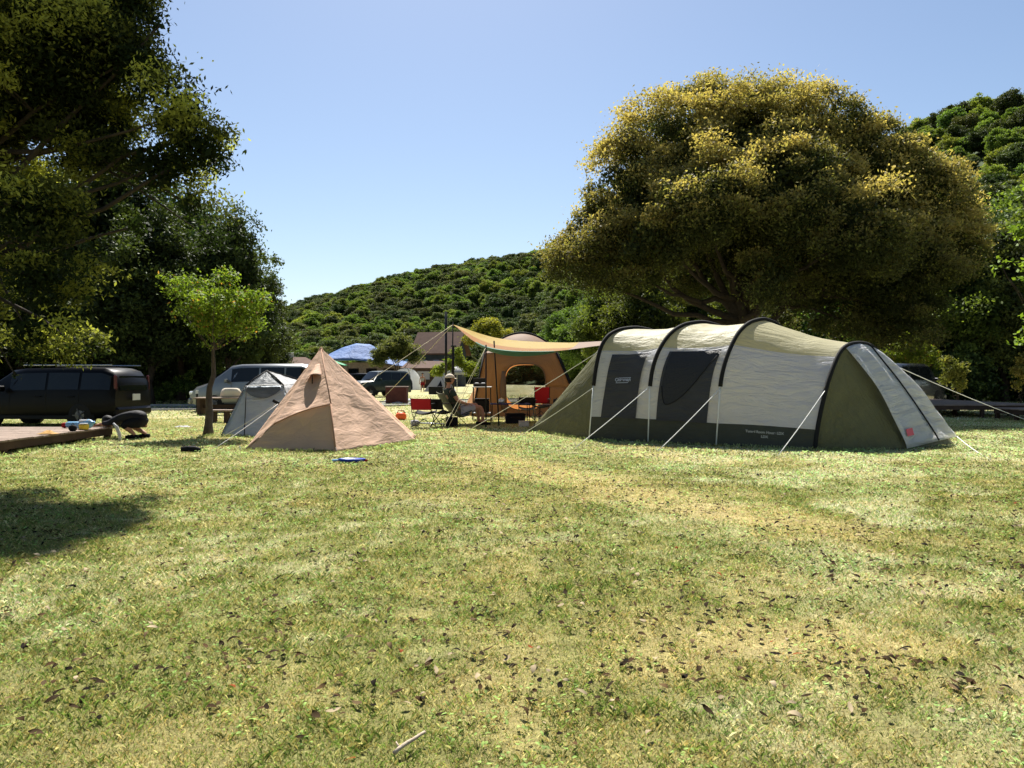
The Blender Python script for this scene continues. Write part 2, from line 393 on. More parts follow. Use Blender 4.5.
me = fast_mesh('grass', V1, 4, i1, c1)
o = link('grass', me, M['grass']); tag(o, 'short sun-bleached lawn grass with straw patches', 'grass', kind='stuff')

# clover / weed rosettes: small broad leaves
n = 26000; x, y = frustum_pts(n, 2.3, 20, 1.2)
keep = vnoise(x, y, .5, 44, 2) > .52; x = x[keep]; y = y[keep]; n = len(x)
def flatleaves(x, y, z, ln, wd, tilt, cols, curl=.25):
    """leaf blades: five stations along the midrib by three across, curled lengthwise and cupped"""
    n = len(x); a = rng.random(n)*2*PI
    d = np.stack([np.cos(a)*np.cos(tilt), np.sin(a)*np.cos(tilt), np.sin(tilt)], 1)
    s = np.stack([-np.sin(a), np.cos(a), (rng.random(n)-.5)*.9], 1); s /= np.linalg.norm(s, axis=1)[:, None]
    up = np.cross(d, s); up *= np.sign(up[:, 2:3]+1e-9)
    c = np.stack([x, y, z], 1); V = np.zeros((n, 15, 3), np.float32)
    cl = curl*(rng.random(n)*2-.7); cp = .35*(rng.random(n)*1.6-.4); tw = (rng.random(n)-.5)*.8; asym = .8+.4*rng.random(n)
    for i, (t, w) in enumerate(((-.5, .06), (-.27, .78), (.0, 1.), (.27, .72), (.5, .04))):
        mid = c+d*(t*ln)[:, None]+up*((cl*ln*(.25-t*t)*2)+(tw*t*wd*.3))[:, None]
        V[:, i*3+1] = mid-up*0
        for q, sg in ((0, -1), (2, 1)):
            ww = w*wd*.5*(asym if sg > 0 else 2-asym)
            V[:, i*3+q] = mid+s*(sg*ww)[:, None]+up*(cp*w*wd*.6+sg*tw*t*wd)[:, None]
    zmin = V[:, :, 2].min(1); V[:, :, 2] += np.maximum(0, .011-zmin)[:, None]
    base = np.arange(n)[:, None]*15
    q = np.concatenate([base+np.array([[i*3+j, i*3+j+1, i*3+j+4, i*3+j+3]]) for i in range(4) for j in range(2)], 0)
    return V.reshape(-1, 3), q, np.repeat(cols[:, None, :], 15, 1).reshape(-1, 3)
sc = np.clip(y/5, 1, 3)
V, q, cc = flatleaves(x, y, np.full(n, .014)+rng.random(n)*.015, .018*sc*(.6+rng.random(n)), .013*sc, (rng.random(n)-.3)*.8, lawn_col(x, y)*np.array([.75, 1.2, .8])*(.6+.9*rng.random((n, 1))))
o = link('weeds', fast_mesh('weeds', V, 4, q, cc), M['grass']); tag(o, 'small broad-leaved weeds and clover in the lawn', 'weeds', kind='stuff')

# fallen leaves
LT = np.array([[.06, .034, .015], [.03, .019, .009], [.12, .08, .04], [.34, .27, .17], [.012, .009, .006], [.20, .05, .015], [.08, .05, .022]])
n = 26000; x, y = frustum_pts(n, 3.0, 21, .15)
keep = (vnoise(x, y, 1.3, 71, 3) > .52) | (rng.random(n) < .38); x = x[keep]; y = y[keep]; n = len(x)
tone = LT[rng.choice(len(LT), n, p=[.26, .25, .11, .09, .21, .006, .074])]*(.7+.6*rng.random((n, 1)))
V, q, cc = flatleaves(x, y, .016+rng.random(n)*.018, .026+.042*rng.random(n)**1.5, .016+.014*rng.random(n), (rng.random(n)-.5)*.8, tone, .4)
o = link('fallen_leaves', fast_mesh('fallen_leaves', V, 4, q, cc), M['litter']); tag(o, 'dry brown leaves scattered thinly over the lawn', 'fallen leaves', kind='stuff')
# the ones that show largest, one by one
spots = [(400,658,5,9),(316,722,1,12),(480,694,0,8),(482,660,1,7),(430,606,1,6),(545,731,3,9),(548,677,3,6),(649,741,3,10),(700,640,3,6),(612,708,3,5),(160,676,1,9),(36,741,2,12),(24,652,4,11),(75,715,1,10),(68,676,4,11),(112,654,4,9),(130,700,0,8),(232,694,5,9),(240,650,4,9),(186,690,0,9),(210,672,2,7),(20,727,0,10),(8,620,2,9),(300,745,1,8),(540,618,4,8),(505,662,4,8),(738,594,3,6),(788,603,4,8),(862,620,3,6),(860,712,2,9),(875,690,3,7),(832,642,1,8),(990,640,2,8),(1000,700,3,8),(575,752,0,9),(560,742,4,7),(740,676,2,7),(950,718,3,9),(905,655,3,6),(455,735,1,7),(350,768,5,9),(95,628,4,7),(44,690,2,8),(330,610,2,7),(275,600,1,7),(640,585,4,7),(690,575,0,7),(980,580,4,7),(915,560,1,6),(590,690,4,7)]
for k, (px, py, tn, sz) in enumerate(spots):
    p = G(px, py); ln = sz/F*p.y*1.25
    one = np.array([0.])
    V, q, cc = flatleaves(one, one, np.array([.02]), np.array([ln]), np.array([ln*.5]), np.array([R.uniform(-.25, .35)]), LT[tn:tn+1]*R.uniform(.8, 1.2), .3)
    o = link('fallen_leaf', fast_mesh('fallen_leaf', V, 4, q, cc), M['litter']); o.location = (p.x, p.y, .012)
    kindw = ['brown', 'dark brown', 'tan', 'pale bleached', 'blackish', 'russet', 'brown'][tn]
    tag(o, 'single curled dry leaf lying on the lawn in the near grass', 'leaf', group='dry leaves lying on the near lawn')
# stick
a = G(393, 753, .03); b = G(426, 731, .05)
mb = MB(); pts = [a.lerp(b, t)+Vector((R.uniform(-.004, .004), R.uniform(-.003, .003), .003*math.sin(t*5))) for t in (0, .2, .4, .6, .8, 1)]
mb.tube(pts, [.008, .0075, .008, .007, .0065, .006], 7)
mb.tube([pts[1], pts[1]+Vector((-.015, .02, .012))], [.005, .003], 5)
o = mb.build('twig', mat('twig_bark', (.42, .34, .25), .8, bump=.4, bscale=60, var=.3, vscale=30), smooth=True); tag(o, 'straight pale dry twig lying on the grass near the camera', 'twig')

# road behind the lawn
mb = MB(); rp = [(-90, 34), (-40, 33.6), (-20, 33.4), (-12, 34.2), (-6, 38.5), (0, 43.5), (8, 46), (20, 46.5), (60, 43)]
def cat(pts, n):
    out = []; p = [Vector(q) for q in pts]; p = [p[0]*2-p[1]]+p+[p[-1]*2-p[-2]]
    for i in range(1, len(p)-2):
        for k in range(n):
            t = k/n; out.append(.5*((2*p[i])+(-p[i-1]+p[i+1])*t+(2*p[i-1]-5*p[i]+4*p[i+1]-p[i+2])*t*t+(-p[i-1]+3*p[i]-3*p[i+1]+p[i+2])*t**3))
    out.append(p[-2]); return out
cl = cat([(a, b, 0) for a, b in rp], 8)
nr = []
for i in range(len(cl)):
    t = (cl[min(i+1, len(cl)-1)]-cl[max(i-1, 0)]).normalized(); nr.append(Vector((-t.y, t.x, 0)))
mb.grid(lambda u, v: cl[round(u*(len(cl)-1))]+nr[round(u*(len(cl)-1))]*(v-.5)*5.2+Vector((0, 0, .006)), len(cl)-1, 6)
o = mb.build('road', M['asphalt']); o['kind'] = 'structure'
for s in (-1, 1):
    mb = MB(); off = 2.66*s
    for i in range(len(cl)-1):
        a, b = cl[i]+nr[i]*off, cl[i+1]+nr[i+1]*off; na, nb = nr[i]*.07, nr[i+1]*.07; up = Vector((0, 0, .07))
        mb.add([a-na, a+na, b+nb, b-nb, a-na+up, a+na+up, b+nb+up, b-nb+up], [(4, 5, 6, 7), (0, 4, 7, 3), (1, 2, 6, 5)])
    o = mb.build('kerb', M['concrete']); o['kind'] = 'structure'

# ------------------------------------------------------------------ hills
hp = np.array([-900, -300, 0, 200, 280, 330, 420, 480, 548, 620, 700, 800, 880, 930, 980, 1024, 1300, 2000])
hy = np.array([250, 322, 325, 315, 308, 292, 271, 261, 251, 240, 222, 190, 152, 125, 108, 100, 50, 50])
hb = np.array([45, 50, 62, 110, 140, 145, 145, 140, 125, 100, 75, 60, 52, 50, 48, 47, 45, 45])
hd = np.array([150, 170, 220, 300, 340, 350, 350, 345, 330, 300, 260, 220, 190, 172, 160, 150, 130, 120])
def hill(px, v):
    ry = np.interp(px, hp, hy); b = np.interp(px, hp, hb); D = np.interp(px, hp, hd)
    yy = b+(D-b)*v; xx = (px-CX)/F*yy
    zr = E+(HY-ry)/F*D-5.0
    vv = np.clip(v, 0, 1)
    zz = zr*(.25*vv+.75*(vv*vv*(3-2*vv))**.9)
    zz = zz-np.clip(v-1, 0, 9)**1.2*zr*1.3
    zz = zz+(vnoise(xx, yy, 38, 12, 3)-.5)*7*np.clip(vv*3, 0, 1)*np.clip((1.0-v)*5+.35, 0.35, 1)-.3
    return xx, yy, zz
pu = np.linspace(-900, 2000, 180); vv = np.linspace(0, 1.5, 50)
PX, VV = np.meshgrid(pu, vv); hx, hyy, hz = hill(PX.ravel(), VV.ravel())
idx = np.arange(len(hx)).reshape(len(vv), len(pu)); q = np.stack([idx[:-1, :-1], idx[:-1, 1:], idx[1:, 1:], idx[1:, :-1]], -1).reshape(-1, 4)
o = link('hills', fast_mesh('hills', np.stack([hx, hyy, hz], 1), 4, q, smooth=True), M['hillsoil']); o['kind'] = 'structure'

# ------------------------------------------------------------------ foliage kit
def rnd_dirs(n):
    v = rng.normal(size=(n, 3)); return v/np.linalg.norm(v, axis=1)[:, None]
def leaf_quads(c, ln, wd, cols, updir=.4, droop=0.):
    n = len(c)
    d = rnd_dirs(n); d[:, 2] -= droop; d /= np.linalg.norm(d, axis=1)[:, None]
    nrm = rnd_dirs(n); nrm[:, 2] = np.abs(nrm[:, 2])+updir
    s = np.cross(d, nrm); s /= np.linalg.norm(s, axis=1)[:, None]+1e-9
    ln = ln*(.65+.7*rng.random(n)); wd = wd*(.65+.7*rng.random(n))
    V = np.zeros((n, 4, 3), np.float32)
    V[:, 0] = c-d*ln[:, None]/2; V[:, 1] = c+s*wd[:, None]/2; V[:, 2] = c+d*ln[:, None]/2; V[:, 3] = c-s*wd[:, None]/2
    return V.reshape(-1, 3), np.arange(n*4).reshape(-1, 4), np.repeat(cols[:, None, :], 4, 1).reshape(-1, 3)
def crown_points(lobes, ncl, shell=.5, squash=.8, top_bias=0.):
    """cluster centres on the outer part of a union of lobes; returns centres, outward dir, outerness"""
    Lb = np.array(lobes, float)
    area = (Lb[:, 3]*Lb[:, 4]+Lb[:, 3]*Lb[:, 5]+Lb[:, 4]*Lb[:, 5]); pr = area/area.sum()
    k = rng.choice(len(Lb), ncl*3, p=pr); d = rnd_dirs(len(k))
    rr = shell+(1.06-shell)*rng.random(len(k))**.55
    lump = 1+.16*np.sin(d[:, 0]*7+k*1.3)*np.sin(d[:, 1]*6+k*2.1)*1+.12*np.sin(d[:, 2]*9+k)
    p = Lb[k, :3]+d*Lb[k, 3:6]*(rr*lump)[:, None]
    dm = np.full(len(k), 9.)
    for i in range(len(Lb)):
        q = np.linalg.norm((p-Lb[i, :3])/Lb[i, 3:6], axis=1); dm = np.minimum(dm, q)
    keep = dm > shell*.92
    p, d, dm = p[keep][:ncl], d[keep][:ncl], dm[keep][:ncl]
    return p, d, dm
def crown(lobes, ncl, lpc, cr, ln, wd, pal, shell=.5, droop=0., updir=.4, sprig=.35, fill=.25):
    """clumps of leaves: each a small flattened dome, thick on its outer and upper side, plus loose inner leaves"""
    lobes = [(a, b, c_, max(rx*.4, rx-cr*.8), max(ry*.4, ry-cr*.8), max(rz*.4, rz-cr*.55)) for a, b, c_, rx, ry, rz in lobes]
    p, d, dm = crown_points(lobes, ncl, shell)
    n = len(p); k = np.repeat(np.arange(n), lpc)
    dl = rnd_dirs(len(k)); dl = dl+d[k]*.55; dl[:, 2] += .25; dl /= np.linalg.norm(dl, axis=1)[:, None]
    u = rng.random(len(k)); fr = .30+.75*u**.6
    sp = rng.random(len(k)) < sprig*.35; fr = np.where(sp, fr*(1+.55*rng.random(len(k))), fr)
    cs = (.65+.7*rng.random(n))[k]
    # every clump breaks up into a few fingers
    ph = rng.random(n)[k]*6.28
    lump = 1+.2*np.sin(dl[:, 0]*5+ph)*np.sin(dl[:, 1]*5+ph*1.7)+.18*np.sin(dl[:, 2]*7+ph)
    c = p[k]+dl*(fr*cs*lump*cr)[:, None]*np.array([1, 1, .72])
    z0, z1 = p[:, 2].min(), p[:, 2].max()
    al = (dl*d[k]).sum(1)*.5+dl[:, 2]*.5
    outer = dm[k]*.55+.45*(.62+.25*fr+.22*al)  # drives leaf colour: clump tops painted lighter, undersides painted as if shaded
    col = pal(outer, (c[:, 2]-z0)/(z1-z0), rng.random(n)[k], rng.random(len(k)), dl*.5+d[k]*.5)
    ls = np.full(len(k), 1.)
    nf = int(len(k)*fill)
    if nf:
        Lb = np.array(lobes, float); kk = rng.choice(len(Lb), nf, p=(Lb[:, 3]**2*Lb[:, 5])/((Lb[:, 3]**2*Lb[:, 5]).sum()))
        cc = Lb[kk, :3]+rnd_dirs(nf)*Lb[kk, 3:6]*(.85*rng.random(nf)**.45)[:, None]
        cf = pal(np.full(nf, .45), np.full(nf, .5), np.zeros(nf), rng.random(nf), rnd_dirs(nf))  # inner leaves take the dark end: shade inside the crown painted in
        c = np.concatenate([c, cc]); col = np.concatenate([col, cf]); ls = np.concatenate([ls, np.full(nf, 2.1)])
    return leaf_quads(c, ln*ls, wd*ls, col, updir, droop), p
def mixc(a, b, t): return np.array(a)[None, :]*(1-t[:, None])+np.array(b)[None, :]*t[:, None]
def pal_simple(dark, light, lo=.6, hi=1.0, upw=.5):
    def f(outer, h, rc, rl, d):
        t = sstep(lo, hi, outer)*(1-upw+upw*sstep(-.3, .7, d[:, 2]))*(.45+.8*rc)
        t = np.clip(t, 0, 1); c = mixc(dark, light, t); return c*(.7+.6*rl[:, None])
    return f
def branchwork(base, height, r0, lobes, pts, nsub, lean=(0, 0), seed=1, wob=.15, fork=.4, trunk_top=None, rs=1.):
    rr = random.Random(seed); mb = MB(); base = Vector(base)
    top = Vector(trunk_top) if trunk_top else base+Vector((lean[0], lean[1], height))
    n = 8; tp = []
    for i in range(n+1):
        t = i/n; p = base.lerp(top, t); a = wob*math.sin(t*PI)
        tp.append(p+Vector((rr.uniform(-a, a), rr.uniform(-a, a), 0)))
    rad = [r0*(1.35 if i == 0 else 1-.72*i/n) for i in range(n+1)]
    mb.tube(tp, rad, 12)
    limbs = []
    for (cx, cy, cz, rx, ry, rz) in lobes:
        t = min(.95, max(fork, fork+rr.random()*(1-fork)*.8)); i = int(t*n); s = tp[i]; e = Vector((cx, cy, cz))
        ctl = s.lerp(e, .45)+Vector((rr.uniform(-.1, .1), rr.uniform(-.1, .1), -.12 if e.z > s.z else .1))*(e-s).length
        r1 = rad[i]*.62*min(1, .5+rx/3); m_ = 9; lp = []
        for j in range(m_+1):
            u = j/m_; p = s*(1-u)**2+ctl*2*u*(1-u)+e*u*u
            w = wob*.6*math.sin(u*PI); lp.append(p+Vector((rr.uniform(-w, w), rr.uniform(-w, w), rr.uniform(-w, w))))
        mb.tube(lp, [max(.012*rs, r1*(1-.85*j/m_)) for j in range(m_+1)], 7); limbs += [(lp[j], r1*(1-.85*j/m_)) for j in range(3, m_+1)]
    sel = [Vector(pts[rr.randrange(len(pts))]) for _ in range(nsub)]
    for e in sel:
        s, r1 = min(limbs, key=lambda q: (q[0]-e).length)
        m_ = 5; lp = []; dd = (e-s).length
        for j in range(m_+1):
            u = j/m_; w = .06*dd*math.sin(u*PI); lp.append(s.lerp(e, u)+Vector((rr.uniform(-w, w), rr.uniform(-w, w), rr.uniform(-w, w)+.06*dd*math.sin(u*PI))))
        mb.tube(lp, [max(.006*rs, min(r1*.6, .05*rs)*(1-.8*j/m_)) for j in range(m_+1)], 5, cap=False)
    return mb
def tree(name, label, cat, base, lobes, ncl, lpc, cr, ln, wd, pal, r0, height, nsub, mat_l, mat_b, group=None, seed=1, **kw):
    bk = {k: kw.pop(k) for k in ('fork', 'wob', 'trunk_top', 'rs') if k in kw}
    global rng; rng = np.random.default_rng(1000+seed)
    t = thing(name, label, cat, base, group=group)
    lb = [(a-base[0], b-base[1], c-base[2], rx, ry, rz) for a, b, c, rx, ry, rz in lobes]
    (V, q, c), pts = crown(lb, ncl, lpc, cr, ln, wd, pal, **kw)
    V[:, 2] = np.maximum(V[:, 2], .03)
    if 'trunk_top' in bk: bk['trunk_top'] = Vector(bk['trunk_top'])-Vector(base)
    mb = branchwork((0, 0, -.05), height, r0, lb, pts, nsub, seed=seed, **bk)
    mb.build('trunk', mat_b, t, smooth=True)
    link('crown', fast_mesh('crown', V, 4, q, c), mat_l, t)
    return t
# ------------------------------------------------------------------ trees
def lobe(px, py, d, r, flat=.85, ry=None):
    p = P(px, py, d); rm = r/F*d
    return (p.x, p.y, p.z, rm, (ry or rm), rm*flat)
# golden-topped broad tree
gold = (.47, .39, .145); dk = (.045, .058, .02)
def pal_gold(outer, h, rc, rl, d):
    t = sstep(.84, 1.02, outer)*(.3+.7*sstep(-.45, .3, d[:, 2]))*(.55+.75*rc)*(.22+.78*sstep(.18, .52, h))  # flowering tips are gold; clump undersides also get self-shadow painted into the colour
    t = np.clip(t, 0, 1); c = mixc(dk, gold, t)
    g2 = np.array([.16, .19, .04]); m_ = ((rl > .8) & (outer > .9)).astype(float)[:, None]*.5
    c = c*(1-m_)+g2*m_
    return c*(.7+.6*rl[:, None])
LB = [(745,188,30,98),(668,150,30,62),(632,190,30,60),(598,238,29.5,48),(575,268,29,32),(700,112,31,48),(762,108,30,42),(822,125,30,50),(880,160,30,55),(925,195,30,52),(945,245,30,48),(895,262,30,66),(815,262,31,66),(705,262,32,48),(628,278,29,34),(915,315,30,42),(845,322,31,36),(768,320,34,26),
      (700,200,26.5,58),(790,190,26.5,62),(860,230,26.5,58),(650,235,27,42),(770,275,27,36),(740,160,34,70),(840,190,34.5,62),(650,210,33.5,52),(910,240,34,52)]
b = G(745, 411); b = Vector((9.05, 30.2, 0))
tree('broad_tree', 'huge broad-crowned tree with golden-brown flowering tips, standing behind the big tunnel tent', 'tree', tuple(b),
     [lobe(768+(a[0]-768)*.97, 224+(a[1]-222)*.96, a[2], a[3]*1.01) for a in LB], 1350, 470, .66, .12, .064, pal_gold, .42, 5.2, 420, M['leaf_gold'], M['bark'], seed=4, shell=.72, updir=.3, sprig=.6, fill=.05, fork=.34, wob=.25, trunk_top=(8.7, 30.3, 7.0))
# near left tree
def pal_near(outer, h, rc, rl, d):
    t = sstep(.78, .98, outer)*(.4+.6*sstep(-.4, .5, d[:, 2]))*(.10+1.6*rc**1.5)  # sunlit clumps and their shaded parts painted into the leaf colour
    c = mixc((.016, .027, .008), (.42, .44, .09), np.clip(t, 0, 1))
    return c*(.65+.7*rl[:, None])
LB = [(60,55,10.6,70),(130,60,10.6,40),(178,115,10.4,42),(205,150,10.5,34),(160,165,10.8,42),(110,10,10.8,48),(160,25,10.6,18),(95,140,11.2,50),(218,115,10.6,14),(30,215,9.6,44),(78,215,9.8,28),(40,275,9.8,38),(85,290,10.3,24),(30,335,9.8,34),(75,345,10.2,20),(15,375,9.8,16),(190,205,10.8,30),(205,235,11,16),(140,225,11.2,28),
      (-60,40,11,140),(-120,180,11,120),(-80,300,11,70),(40,-70,11,110),(-60,-160,11.5,150),(-220,60,12,150),(130,-30,11,45),(-260,250,12,110),(-150,-60,9.5,120),(205,-100,14.0,62),(130,-105,13.6,72),(235,-95,13.2,40),(165,-95,12.6,50)]
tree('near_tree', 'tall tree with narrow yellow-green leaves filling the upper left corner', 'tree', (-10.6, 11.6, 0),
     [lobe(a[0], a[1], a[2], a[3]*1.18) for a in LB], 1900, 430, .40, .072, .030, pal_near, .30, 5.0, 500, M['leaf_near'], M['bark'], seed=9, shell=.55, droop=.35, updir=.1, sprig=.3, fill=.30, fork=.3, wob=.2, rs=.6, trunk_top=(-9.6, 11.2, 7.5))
# little maple-like tree
def pal_lime(outer, h, rc, rl, d):
    t = np.clip(.35+.5*rc+.25*sstep(.8, 1, outer), 0, 1); c = mixc((.05, .11, .018), (.17, .25, .03), t); c = np.where((rl > .97)[:, None], np.array([.35, .20, .05]), c)
    return c*(.75+.5*rl[:, None])
LB = [(222,305,17.9,34),(188,288,17.9,24),(252,300,17.8,26),(205,322,17.7,22),(240,328,18,24),(170,274,18,13),(270,306,17.9,14),(228,280,17.9,20),(215,300,17.2,22),(225,305,18.6,26),(225,333,17.9,20),(256,322,17.7,18),(188,310,17.8,18),(205,340,17.6,12),(160,268,17.9,11)]
bt = G(208, 435)
tree('young_tree', 'small slim tree with bright lime-green leaves beside the grey shelter tent', 'tree', tuple(bt),
     [lobe(a, b_, c_, r, .55) for a, b_, c_, r in LB], 185, 46, .27, .085, .05, pal_lime, .10, 2.0, 70, M['leaf'], M['bark_grey'], seed=3, shell=.5, updir=1.2, sprig=.6, fill=0., fork=.86, wob=.05, rs=.6, trunk_top=tuple(P(214, 338, 17.9)))
# prototypes for the woods
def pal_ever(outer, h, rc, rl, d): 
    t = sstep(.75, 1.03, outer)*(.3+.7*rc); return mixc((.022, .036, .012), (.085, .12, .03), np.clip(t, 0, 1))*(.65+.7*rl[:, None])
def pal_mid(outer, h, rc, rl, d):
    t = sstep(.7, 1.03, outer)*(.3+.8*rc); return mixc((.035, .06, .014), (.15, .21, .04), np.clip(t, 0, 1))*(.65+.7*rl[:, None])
L1 = [(0,0,7.5,3.2,3.2,3.4),(1.8,.6,5.2,2.4,2.4,2),(-1.9,-.6,5.6,2.5,2.4,2.2),(.2,1.9,6.2,2.3,2.2,2.2),(-.2,-2,5.6,2.3,2.2,2.2),(.3,.2,10,1.9,1.9,1.7),(-1.3,.8,9,1.6,1.6,1.4),(0,0,3.6,2.6,2.6,1.6)]
L2 = [(0,0,6,3.6,3.4,2.6),(2.6,.4,5,2.2,2.2,1.7),(-2.6,.2,5.4,2.3,2.2,1.8),(.4,2.3,5.2,2.4,2.2,1.8),(-.4,-2.4,5,2.3,2.2,1.8),(1,-.5,8.2,2.1,2,1.5),(-1.2,.4,7.8,2,2,1.5),(0,-1,3.2,3,2.6,1.4)]
def proto(name, label, L_, pal, seed, mtl, group, ncl=190, lpc=160): return tree(name, label, 'tree', (0, 0, 0), L_, ncl, lpc, .85, .21, .11, pal, .24, 5, 70, mtl, M['bark'], seed=seed, shell=.6, group=group)
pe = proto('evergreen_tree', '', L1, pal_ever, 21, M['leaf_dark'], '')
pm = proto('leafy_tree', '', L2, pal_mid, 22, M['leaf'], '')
used = {}
def place(pr, x, y, s, rz, label, group, sz=None):
    if pr.name not in used: o = pr; used[pr.name] = 1
    else: o = copy_tree(pr)
    o.location = (x, y, 0); o.scale = (s, s, sz or s); o.rotation_euler = (0, 0, rz); o['label'] = label; o['group'] = group
    return o
lab = 'dark evergreen in the shady wood behind the black van'
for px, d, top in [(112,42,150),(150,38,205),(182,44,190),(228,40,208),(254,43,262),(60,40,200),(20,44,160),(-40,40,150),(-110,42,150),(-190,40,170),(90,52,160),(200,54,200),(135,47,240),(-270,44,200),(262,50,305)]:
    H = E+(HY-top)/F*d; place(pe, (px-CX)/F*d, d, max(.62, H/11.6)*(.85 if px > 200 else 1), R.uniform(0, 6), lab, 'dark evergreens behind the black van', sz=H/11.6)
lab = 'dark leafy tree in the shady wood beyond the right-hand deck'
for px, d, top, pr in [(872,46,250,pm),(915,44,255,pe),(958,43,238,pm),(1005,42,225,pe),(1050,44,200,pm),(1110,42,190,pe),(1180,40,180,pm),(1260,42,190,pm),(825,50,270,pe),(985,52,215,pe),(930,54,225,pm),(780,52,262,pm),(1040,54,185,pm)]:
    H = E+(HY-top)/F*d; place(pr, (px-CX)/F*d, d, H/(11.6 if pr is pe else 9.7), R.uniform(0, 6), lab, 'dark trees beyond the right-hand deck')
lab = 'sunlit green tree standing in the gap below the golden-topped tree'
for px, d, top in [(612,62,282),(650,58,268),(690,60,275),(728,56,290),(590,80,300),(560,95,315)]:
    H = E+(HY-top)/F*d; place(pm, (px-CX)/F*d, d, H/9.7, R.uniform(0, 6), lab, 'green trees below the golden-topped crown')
# single background trees
def pal_bright(outer, h, rc, rl, d): return mixc((.10, .15, .02), (.30, .34, .05), np.clip(.3+.7*rc, 0, 1))*(.75+.5*rl[:, None])
def pal_olive(outer, h, rc, rl, d): return mixc((.035, .055, .018), (.13, .155, .05), np.clip(sstep(.7, 1, outer)*(.3+.8*rc), 0, 1))*(.7+.6*rl[:, None])
d = 84; LB = [(396,350,d,17),(380,357,d,12),(412,355,d,12),(400,342,d-1,12),(388,348,d+1.5,12),(372,362,d,6),(420,362,d,5)]
tree('parasol_tree', 'rounded olive-green tree in front of the blue sheeted roof', 'tree', ((398-CX)/F*d, d, 0), [lobe(*a) for a in LB], 170, 60, .55, .24, .1, pal_olive, .22, 2.2, 40, M['leaf'], M['bark'], seed=5, shell=.5, fork=.6)
d = 78; LB = [(488,332,d,17),(472,340,d,10),(505,338,d,12),(490,325,d,10)]
tree('bright_tree', 'bright yellow-green tree top showing above the orange tarp', 'tree', ((488-CX)/F*d, d, 0), [lobe(*a) for a in LB], 120, 60, .55, .24, .1, pal_bright, .2, 3.2, 30, M['leaf'], M['bark'], seed=6, shell=.4, fork=.6)
d = 64; LB = [(448,366,d,8),(438,371,d,8),(460,362,d,7),(470,368,d,9),(456,352,d,7)]
tree('bright_bush', 'yellow-green bush between the brown-roofed house and the white parasol', 'bush', ((450-CX)/F*d, d, 0), [lobe(*a) for a in LB], 240, 20, .28, .16, .08, pal_bright, .08, .8, 20, M['leaf'], M['bark'], seed=7, shell=.3, fork=.5)
d = 39; LB = [(905,350,d,17),(890,358,d,13),(922,355,d,15),(910,340,d,11),(935,362,d,9)]
tree('bright_bush', 'bright green bush rising behind the black car by the right-hand deck', 'bush', ((905-CX)/F*d, d, 0), [lobe(*a) for a in LB], 300, 22, .22, .13, .07, pal_lime, .08, .8, 20, M['leaf'], M['bark'], seed=8, fill=0., shell=.4, fork=.5)
d = 33; LB = [(955,372,d,11),(948,362,d,8),(965,368,d,8),(960,384,d,8),(945,380,d,6)]
def pal_rust(outer, h, rc, rl, d): return mixc((.07, .10, .022), (.25, .23, .06), np.clip(.2+.7*rc, 0, 1))*(.75+.5*rl[:, None])
tree('yellowish_sapling', 'yellowish sapling growing just behind the right-hand deck', 'sapling', ((956-CX)/F*d, d, 0), [lobe(*a) for a in LB], 90, 26, .20, .11, .06, pal_rust, .035, .9, 16, M['leaf'], M['bark'], seed=10, fill=0., shell=.3, fork=.3, rs=.6)
d = 30; LB = [(1022,372,d,10),(1030,362,d,12),(1016,385,d,7)]
tree('leafy_sapling', 'green and rust sapling at the far right edge behind the deck', 'sapling', ((1022-CX)/F*d, d, 0), [lobe(*a) for a in LB], 90, 26, .20, .11, .06, pal_rust, .035, .9, 16, M['leaf'], M['bark'], seed=11, fill=0., shell=.3, fork=.3, rs=.6)
d = 19; LB = [(1030,225,d,20),(1026,275,d,14),(1040,320,d,20),(1070,250,d,40),(1085,320,d,45),(1050,180,d,20),(1012,228,d,7),(1000,262,d,7),(1010,280,d,7),(1022,190,d,9),(1100,180,d,60),(1025,345,d,8)]
def pal_lime2(outer, h, rc, rl, d): return mixc((.05, .09, .015), (.24, .31, .04), np.clip(sstep(.5, 1., outer)*(.2+.9*rc), 0, 1))*(.75+.5*rl[:, None])
tree('lime_tree', 'lime-green leafy branches reaching in at the right edge of the picture', 'tree', ((1095-CX)/F*d, d, 0), [lobe(*a) for a in LB], 420, 26, .26, .13, .08, pal_lime2, .16, 2.6, 90, M['leaf'], M['bark'], seed=12, fill=0., shell=.4, updir=.9, fork=.4, rs=.7)
# low plants along the road edge on the left
for k, (px, py, d, r) in enumerate([(163,398,38.5,11),(172,392,39,9),(186,388,39,13),(150,400,39,9),(212,372,40,14),(196,396,38.5,9)]):
    LB = [lobe(px, py-2, d, r*.8), lobe(px-5, py-6, d, r*.6), lobe(px+4, py-r, d, r*.5)]
    tree('roadside_shrub', 'dark straggly shrub growing along the road under the evergreens', 'shrub', ((px-CX)/F*d, d, 0), LB, 60, 16, .2, .13, .05, pal_mid, .03, .4, 10, M['leaf'], M['bark'], group='straggly shrubs along the road', seed=30+k, shell=.2, fork=.4, rs=.5)

